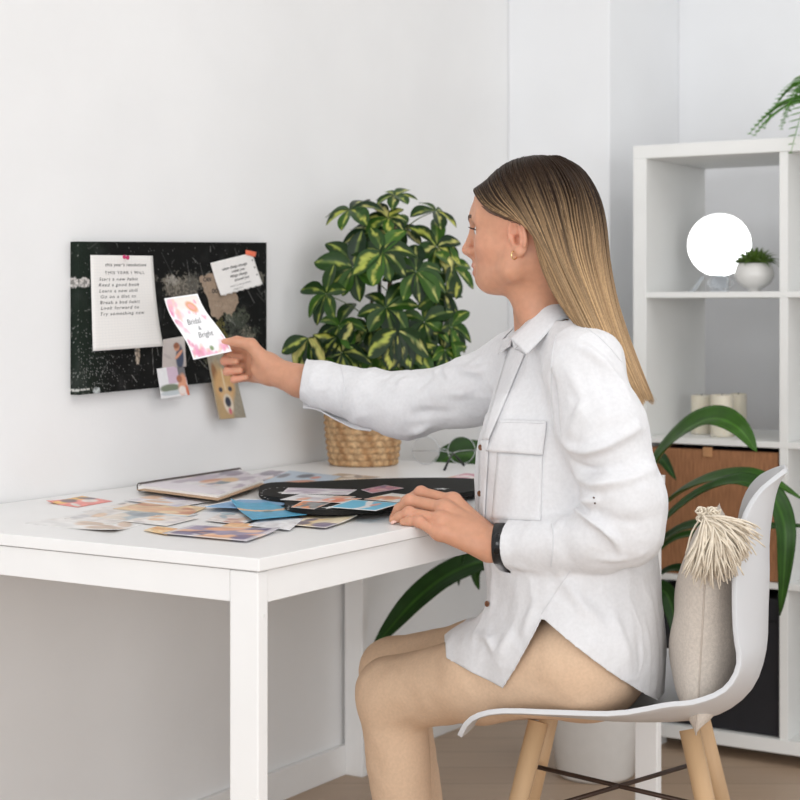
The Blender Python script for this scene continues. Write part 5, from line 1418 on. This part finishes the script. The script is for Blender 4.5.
# basket: coiled rope rows with plaited relief
prof = [(.0, 33), (.4, 33.4), (10, 35), (20, 36.3), (30, 37.5), (40, 38.2), (49, 38.6), (56, 38.4), (60, 37.6)]
vs, tint = [], []; nA, nZ = 220, 90
pr_ = np.array(prof); rows = []
for j in range(nZ + 1):
    z = 58.0 * j / nZ; r0 = np.interp(z, pr_[:, 0], pr_[:, 1]); band_ = z / 6.4; row = []
    for i in range(nA):
        a = 2 * PI * i / nA; bi = int(band_); fr_ = band_ - bi
        tw = math.sin(a * 30 + (bi % 2) * PI + (fr_ - .5) * 2.6 * (1 if bi % 2 else -1))
        r = r0 + 1.3 * math.sin(PI * fr_) ** .6 * (.62 + .38 * tw) + .25 * math.sin(a * 7 + z)
        row.append(bc_ + Vector((r * kk * math.cos(a), r * kk * math.sin(a), z * kk + .0006)))
        sh_ = .5 + .5 * math.sin(a * 13.7 + bi * 4.1) * math.sin(a * 5.3 - bi * 2.2); c = np.array([.38, .20, .085]) * (1 - sh_) + np.array([.66, .44, .24]) * sh_
        tint.append(c * (.55 + .45 * math.sin(PI * fr_) ** .5))
    rows.append(row)
top = rows[-1]; rows2 = rows + [[bc_ + (p - bc_).normalized() * 0 + Vector(((p.x - bc_.x) * .93, (p.y - bc_.y) * .93, p.z - bc_.z)) for p in top], [bc_ + Vector(((p.x - bc_.x) * .9, (p.y - bc_.y) * .9, 40 * kk)) for p in top]]
tint += [np.array([.45, .27, .13])] * (2 * nA)
bk_ = MB().grid(rows2, True); bk_.add([rows[0][i] for i in range(nA)], [tuple(range(nA - 1, -1, -1))]); tint += [np.array([.4, .24, .11])] * nA
bk_.make('basket', M['wicker'], pl_, True, tint=np.array(tint))
MB().lathe([(.0005, 0), (33 * kk, 0), (34 * kk, -.004)], bc_ + Vector((0, 0, 50 * kk)), 40, cap=False).make('soil', M['soil'], pl_, True)
PD = bc_.y
def trunk(pts, r, m, nm):
    return MB().tube([Vector(x) for x in crom([tuple(P(*p)) for p in pts], 20)], list(np.linspace(r[0], r[1], 20)), 8).make(nm, m, pl_, True)
trunk([(368, 412, PD), (378, 370, PD - .01), (386, 325, PD - .01), (391, 270, PD), (395, 215, PD)], (.009, .0035), M['bark'], 'stem')
trunk([(358, 412, PD + .01), (362, 375, PD), (366, 340, PD - .02), (372, 300, PD)], (.007, .004), M['bark'], 'stem')
trunk([(372, 412, PD + .01), (402, 372, PD + .02), (420, 330, PD + .02), (428, 290, PD)], (.006, .003), M['stem'], 'stem')
MB().tube([P(379, 412, PD + .02), P(379.5, 262, PD + .02)], .0045, 8).make('stake', M['black'], pl_, True)

GRN = [np.array([.011, .034, .006]), np.array([.017, .052, .007]), np.array([.034, .095, .009]), np.array([.007, .023, .007])]
YEL = [np.array([.50, .50, .10]), np.array([.42, .46, .085]), np.array([.60, .56, .19])]
def leaflet(mb, tint, base, direc, nrm_, L, W, droop, yel, rg):
    d = Vector(direc).normalized(); n = Vector(nrm_); n = (n - d * d.dot(n)); n = n.normalized() if n.length > 1e-5 else d.orthogonal(); s = d.cross(n).normalized()
    g0 = GRN[rg.randrange(4)] * rg.uniform(.8, 1.25); y0 = YEL[rg.randrange(3)]; ph = rg.uniform(0, 6); rows = []; m_, w_n = 13, 9
    c = Vector(base)
    cur = d.copy()
    for j in range(m_):
        t = j / (m_ - 1)
        if j: c = c + cur * (L / (m_ - 1))
        cur = (cur + Vector((0, 0, -1)) * (droop * 1.6 / m_)).normalized()
        nn_ = s.cross(cur).normalized()
        if nn_.dot(n) < 0: nn_ = -nn_
        w = W * (max(0, math.sin(PI * (.03 + .97 * t) ** 1.25)) ** .72) if t < 1 else 0.0002
        w = max(w, .0014 if t < .3 else .0006); row = []
        for k in range(w_n):
            x = -1 + 2 * k / (w_n - 1); row.append(c + s * (x * w) + nn_ * (.28 * w * abs(x) ** 1.3 - .04 * w))
            e = abs(x) + .22 * math.sin(9 * t + ph + (2 if x > 0 else 0)) + .10 * math.sin(23 * t + ph * 2)
            k_ = min(1, max(0, (yel * .68 - e) / .14)) * (1 if .06 < t < .97 else .3)
            col = g0 * (1 - k_) + y0 * k_
            if abs(x) < .01: col = col * .6 + np.array([.20, .30, .06]) * .4
            tint.append(col)
        rows.append(row)
    mb.grid(rows)
# (px, py, depth offset, number of leaflets, leaflet length px, yellow amount, facing (x, y, z), spread)
CL = [(395, 196, .00, 7, 24, .30, (0, -.4, .9), 1.0), (350, 210, -.04, 6, 34, .28, (-.35, -.45, .8), 1.0), (436, 211, .00, 5, 28, .25, (.35, -.4, .8), 1.0), (388, 218, -.03, 7, 26, .35, (0, -.6, .7), 1.0),
      (370, 234, -.05, 7, 32, .22, (-.2, -.7, .6), 1.0), (402, 230, .03, 6, 28, .20, (.2, -.6, .7), 1.0), (383, 253, -.09, 8, 34, .26, (-.05, -.9, .4), 1.05), (353, 267, -.08, 8, 36, .06, (-.25, -.9, .25), 1.05),
      (416, 272, -.07, 8, 36, .16, (.2, -.85, .4), 1.05), (437, 247, .00, 7, 33, .42, (.5, -.6, .35), .95), (454, 268, .01, 6, 30, .22, (.7, -.6, .3), .9),
      (326, 294, -.12, 6, 30, .05, (-.6, -.7, .3), 1.0), (339, 326, -.08, 6, 32, .05, (-.3, -.75, .55), 1.05), (308, 338, -.13, 6, 31, .75, (-.4, -.8, .05), .75), (342, 353, -.11, 8, 31, .45, (-.2, -.95, .15), 1.05),
      (386, 308, -.08, 7, 32, .08, (0, -.85, .5), 1.0), (397, 331, -.11, 7, 36, .70, (.1, -.95, .02), .80), (370, 327, -.05, 6, 33, .20, (-.2, -.75, .5), 1.0), (424, 322, -.04, 7, 31, .03, (.3, -.8, .4), 1.0), (436, 298, .00, 7, 32, .03, (.5, -.7, .35), .95),
      (451, 327, .00, 7, 30, .10, (.7, -.6, .2), .85), (445, 350, -.02, 7, 28, .05, (.6, -.7, .1), .9), (408, 352, -.06, 7, 32, .18, (.1, -.9, .3), 1.0), (375, 354, -.07, 7, 30, .06, (-.1, -.9, .4), 1.0), (424, 364, -.03, 7, 29, .04, (.2, -.9, .3), 1.0),
      (360, 374, -.05, 7, 30, .08, (-.1, -.9, .4), 1.0), (392, 374, -.03, 7, 30, .15, (.1, -.9, .4), 1.0), (322, 360, -.12, 6, 27, .15, (-.5, -.8, .2), .9), (321, 386, -.11, 5, 24, .50, (-.5, -.7, -.2), .7)]
rg = random.Random(11)
for ci, (x, y, dz, n, Lp, yel, fc, spr) in enumerate(CL):
    c = P(x, y, PD + dz); mb = MB(); tint = []; N3 = Vector(fc).normalized(); t1 = N3.orthogonal().normalized(); t2 = N3.cross(t1); a0 = rg.uniform(0, 6.28)
    for i in range(n):
        a = a0 + 2 * PI * (i + rg.uniform(-.18, .18)) / n
        d = (t1 * math.cos(a) + t2 * math.sin(a)) * spr + N3 * rg.uniform(.05, .30)
        L = Lp * kk * rg.uniform(.85, 1.15); d = d + Vector((0, 0, -.8)) * (yel > .6); yl = yel * rg.uniform(.2, 1.5) if rg.random() < .8 else min(1.2, yel * 2.6)
        leaflet(mb, tint, c + d.normalized() * .0012, d, N3, L, L * rg.uniform(.23, .28), rg.uniform(.3, .95), yl, rg)
    o = mb.make('leaf_cluster', M['leaf'], pl_, True, tint=np.array(tint))
    # leaf stalk back to the trunk
    zt_ = c.z - .035 - .05 * rg.random(); py_t = HY + (HC - zt_) * F / PD
    tx = np.interp(py_t, [215, 270, 325, 370, 412], [395, 391, 386, 378, 368])
    tr0 = P(tx, min(py_t, 408), PD)
    mid = c.lerp(tr0, .45) + Vector((0, 0, .008))
    MB().tube([Vector(q) for q in crom([tuple(c), tuple(mid), tuple(tr0)], 9)], [.0010] * 4 + [.0014] * 5, 5).make('leaf_stalk', M['stem'], o, True)

# ------------------------------------------------------------------ big strap leaved plant on the floor beyond the desk
fp = R(1.70, .30); fp.z = 0
sp = thing('strap_leaf_plant', 'tall strap leaved plant on the floor behind the woman, between desk and shelf', 'potted plant', fp, 0)
MB().lathe([(.085, .0005), (.092, .01), (.115, .20), (.122, .225), (.118, .23), (.110, .225), (.105, .19), (.001, .19)], fp, 40).make('pot', M['ceramic'], sp, True)
MB().lathe([(.0005, 0), (.106, 0), (.107, -.01)], fp + Vector((0, 0, .2)), 32, cap=False).make('soil', M['soil'], sp, True)
MB().tube([fp + Vector((0, 0, .19)), fp + Vector((.005, -.005, .32)), fp + Vector((-.005, 0, .46))], [.028, .024, .018], 12).make('stem', M['stem'], sp, True)
def strapleaf(ctrl, wpx, face=(0, -.6, .8), twist=0.0, col=0):
    """ctrl (px, py, depth); wpx widest half width in px"""
    pts = crom([tuple(P(*c)) for c in ctrl], 30); mb = []; tint = []; wk = wpx * 4.0 / F; rows = []
    for j in range(30):
        t = j / 29; p = Vector(pts[j]); tg = Vector(pts[min(j + 1, 29)] - pts[max(j - 1, 0)]).normalized()
        n = Vector(face); n = (n - tg * tg.dot(n)).normalized(); s = tg.cross(n); a = twist * t; s2 = s * math.cos(a) + n * math.sin(a); n2_ = n * math.cos(a) - s * math.sin(a)
        w = wk * min(1, (.30 + 1.6 * t)) * (1 - max(0, (t - .55) / .45) ** 2.2) + .0004; row = []
        for k in range(11):
            x = -1 + k / 5; row.append(p + s2 * (x * w) + n2_ * (abs(x) ** 1.4 * w * .32))
            g0 = [np.array([.019, .066, .006]), np.array([.011, .042, .005]), np.array([.032, .100, .008])][col]
            tint.append(g0 * (1 + .18 * math.sin(x * 14 + col)) + (np.array([.02, .05, .006]) if abs(x) < .05 else 0))
        rows.append(row)
    o = MB().grid(rows).make('leaf', M['strap'], sp, True, tint=np.array(tint)); solidify(o, .0012, 0); return o
b0 = (598, 600, 4.05)
strapleaf([b0, (630, 535, 3.98), (655, 467, 3.88), (682, 434, 3.8), (712, 419, 3.75), (738, 428, 3.7), (757, 452, 3.68)], 16, (-.40, -.46, .79), .1, 2)
strapleaf([b0, (632, 545, 3.98), (668, 503, 3.88), (700, 484, 3.8), (735, 476, 3.74), (765, 479, 3.7), (803, 500, 3.66)], 12, (-.2, -.30, .93), 0, 2)
strapleaf([b0, (630, 560, 3.9), (666, 520, 3.78), (700, 494, 3.7), (735, 482, 3.62), (760, 488, 3.58), (775, 500, 3.56), (785, 530, 3.54), (784, 575, 3.54), (780, 616, 3.55)], 12, (-.2, -.55, .8), .5, 0)
strapleaf([b0, (640, 560, 4.0), (680, 530, 3.92), (720, 525, 3.85), (765, 527, 3.78), (815, 526, 3.7)], 8, (0, -.55, .83), 0, 0)
strapleaf([b0, (640, 570, 3.95), (672, 541, 3.88), (700, 535, 3.84), (735, 545, 3.8)], 6, (0, -.5, .85), 0, 0)
strapleaf([b0, (640, 590, 3.95), (668, 571, 3.88), (690, 571, 3.84), (722, 580, 3.8)], 7, (0, -.5, .85), 0, 1)
strapleaf([b0, (635, 595, 3.92), (662, 590, 3.85), (674, 615, 3.82), (680, 660, 3.8)], 9, (-.2, -.9, .4), 0, 1)
strapleaf([b0, (620, 520, 4.15), (650, 470, 4.2), (660, 458, 4.15), (676, 480, 4.08)], 8, (-.3, -.6, .7), 0, 1)
# to the left, seen under the desk
strapleaf([b0, (545, 560, 4.02), (490, 560, 3.98), (450, 574, 3.95), (418, 598, 3.92), (392, 626, 3.90), (372, 650, 3.88)], 13, (-.35, -.8, .5), .1, 1)
strapleaf([b0, (520, 545, 4.0), (480, 540, 3.98), (462, 552, 3.97), (458.5, 586, 3.97)], 6, (-.3, -.9, .3), 0, 1)
strapleaf([b0, (530, 560, 4.02), (488, 562, 4.0), (476, 572, 3.99), (479, 590, 3.99)], 6, (-.3, -.9, .3), 0, 0)
# upright ones seen over the desk end behind the eyeglasses
strapleaf([b0, (560, 520, 4.12), (520, 474, 4.14), (488, 457, 4.14), (456, 455, 4.12), (430, 474, 4.10), (418, 502, 4.08)], 14, (-.1, -.85, .5), 0, 0)
strapleaf([b0, (570, 520, 4.18), (530, 480, 4.2), (492, 458, 4.2), (470, 462, 4.2), (448, 485, 4.2)], 11, (0, -.9, .4), 0, 0)
strapleaf([b0, (600, 520, 4.1), (585, 470, 4.15), (560, 450, 4.2), (530, 470, 4.22)], 10, (0, -.7, .7), 0, 1)

# ------------------------------------------------------------------ fern on top of the shelf
fc_ = on_front(838, 133, SU + .15); fc_.z = ZT
fe = thing('fern', 'green fern in a white pot on top of the shelf, fronds over its edge', 'potted plant', fc_, 0)
MB().lathe([(.055, .0005), (.06, .004), (.075, .11), (.07, .112), (.066, .1), (.001, .1)], fc_, 36).make('pot', M['ceramic'], fe, True)
rg = random.Random(5)
def frond(a, L, up, drop):
    mb = MB(); d = Vector((math.cos(a), math.sin(a), 0)); s = Vector((-math.sin(a), math.cos(a), 0)); base = fc_ + Vector((0, 0, .10)) + d * .01
    rach = [base + d * (L * t) + Vector((0, 0, up * math.sin(PI * min(t * .9, 1)) - drop * t * t)) for t in np.linspace(0, 1, 22)]
    mb.tube(rach, list(np.linspace(.0014, .0005, 22)), 5)
    for j in range(2, 22):
        t = j / 21; w = L * .20 * math.sin(PI * (.12 + .86 * t)) + .003
        for sg in (-1, 1):
            p = rach[j]; tip = p + s * sg * w + d * w * .35 + Vector((0, 0, -.25 * w)); m1 = p.lerp(tip, .5); h_ = L * .030
            mb.grid([[p - d * h_ * .6, p + d * h_ * .6], [m1 - d * h_, m1 + d * h_], [tip - d * h_ * .2, tip + d * h_ * .2]])
    solidify(mb.make('frond', M['fern'], fe, True), .0005, 0)
for i in range(12):
    frond(2.3 + i * .45, rg.uniform(.13, .17), rg.uniform(.05, .08), rg.uniform(.06, .085))
aF = math.atan2(-AX.y, -AX.x)
frond(aF + .0, .21, .07, .20); frond(aF - .22, .20, .06, .16); frond(aF + .3, .20, .06, .17)
frond(math.atan2(AY.y, AY.x) + .30, .20, .03, .085); frond(math.atan2(AY.y, AY.x) + .5, .19, .02, .09)
# ------------------------------------------------------------------ camera, world daylight, assumed window lamp, added fill lamps
cam = bpy.data.cameras.new('camera'); co_ = bpy.data.objects.new('camera', cam); COL.objects.link(co_)
co_.location = (0, 0, HC); co_.rotation_euler = (PI / 2, 0, 0)
cam.sensor_width = 36; cam.lens = F / 800 * 36; cam.shift_y = -(400 - HY) / 800; cam.clip_start = .05
cam.dof.use_dof = True; cam.dof.focus_distance = 2.80; cam.dof.aperture_fstop = 6.3
SC.camera = co_
w = bpy.data.worlds.new('daylight'); SC.world = w; w.use_nodes = True
bg = w.node_tree.nodes['Background']; bg.inputs['Color'].default_value = (.97, .985, 1.0, 1); bg.inputs['Strength'].default_value = 0.85
def area_light(name, loc, target, sx, sy, power, col):
    l = bpy.data.lights.new(name, 'AREA'); l.shape = 'RECTANGLE'; l.size = sx; l.size_y = sy; l.energy = power; l.color = col
    o = bpy.data.objects.new(name, l); COL.objects.link(o); o.location = loc
    o.rotation_euler = (Vector(target) - Vector(loc)).to_track_quat('-Z', 'Y').to_euler(); return o
area_light('assumed_window_lamp', R(-8.5, -2.0, 1.9), R(1.2, 0, 1.0), 7.0, 2.4, 215, (1, 1, 1))  # added area lamp far outside the open room; its window is assumed, none built
area_light('side_fill_lamp', R(-2.6, -5.2, 1.35), R(.7, .5, .75), 4.2, 2.4, 78, (1, 1, 1))  # added fill lamp, no window here; lifts the walls and under the desk
area_light('top_fill_lamp', R(.6, -.9, 2.66), R(.7, -.6, 0), 2.6, 1.8, 24, (1, 1, 1))  # added lamp below the closed ceiling, top light for desk and folds
SC.view_settings.view_transform = 'Standard'; SC.view_settings.look = 'None'; SC.view_settings.gamma = 1; SC.view_settings.exposure = 0.05
SC.view_settings.use_curve_mapping = False
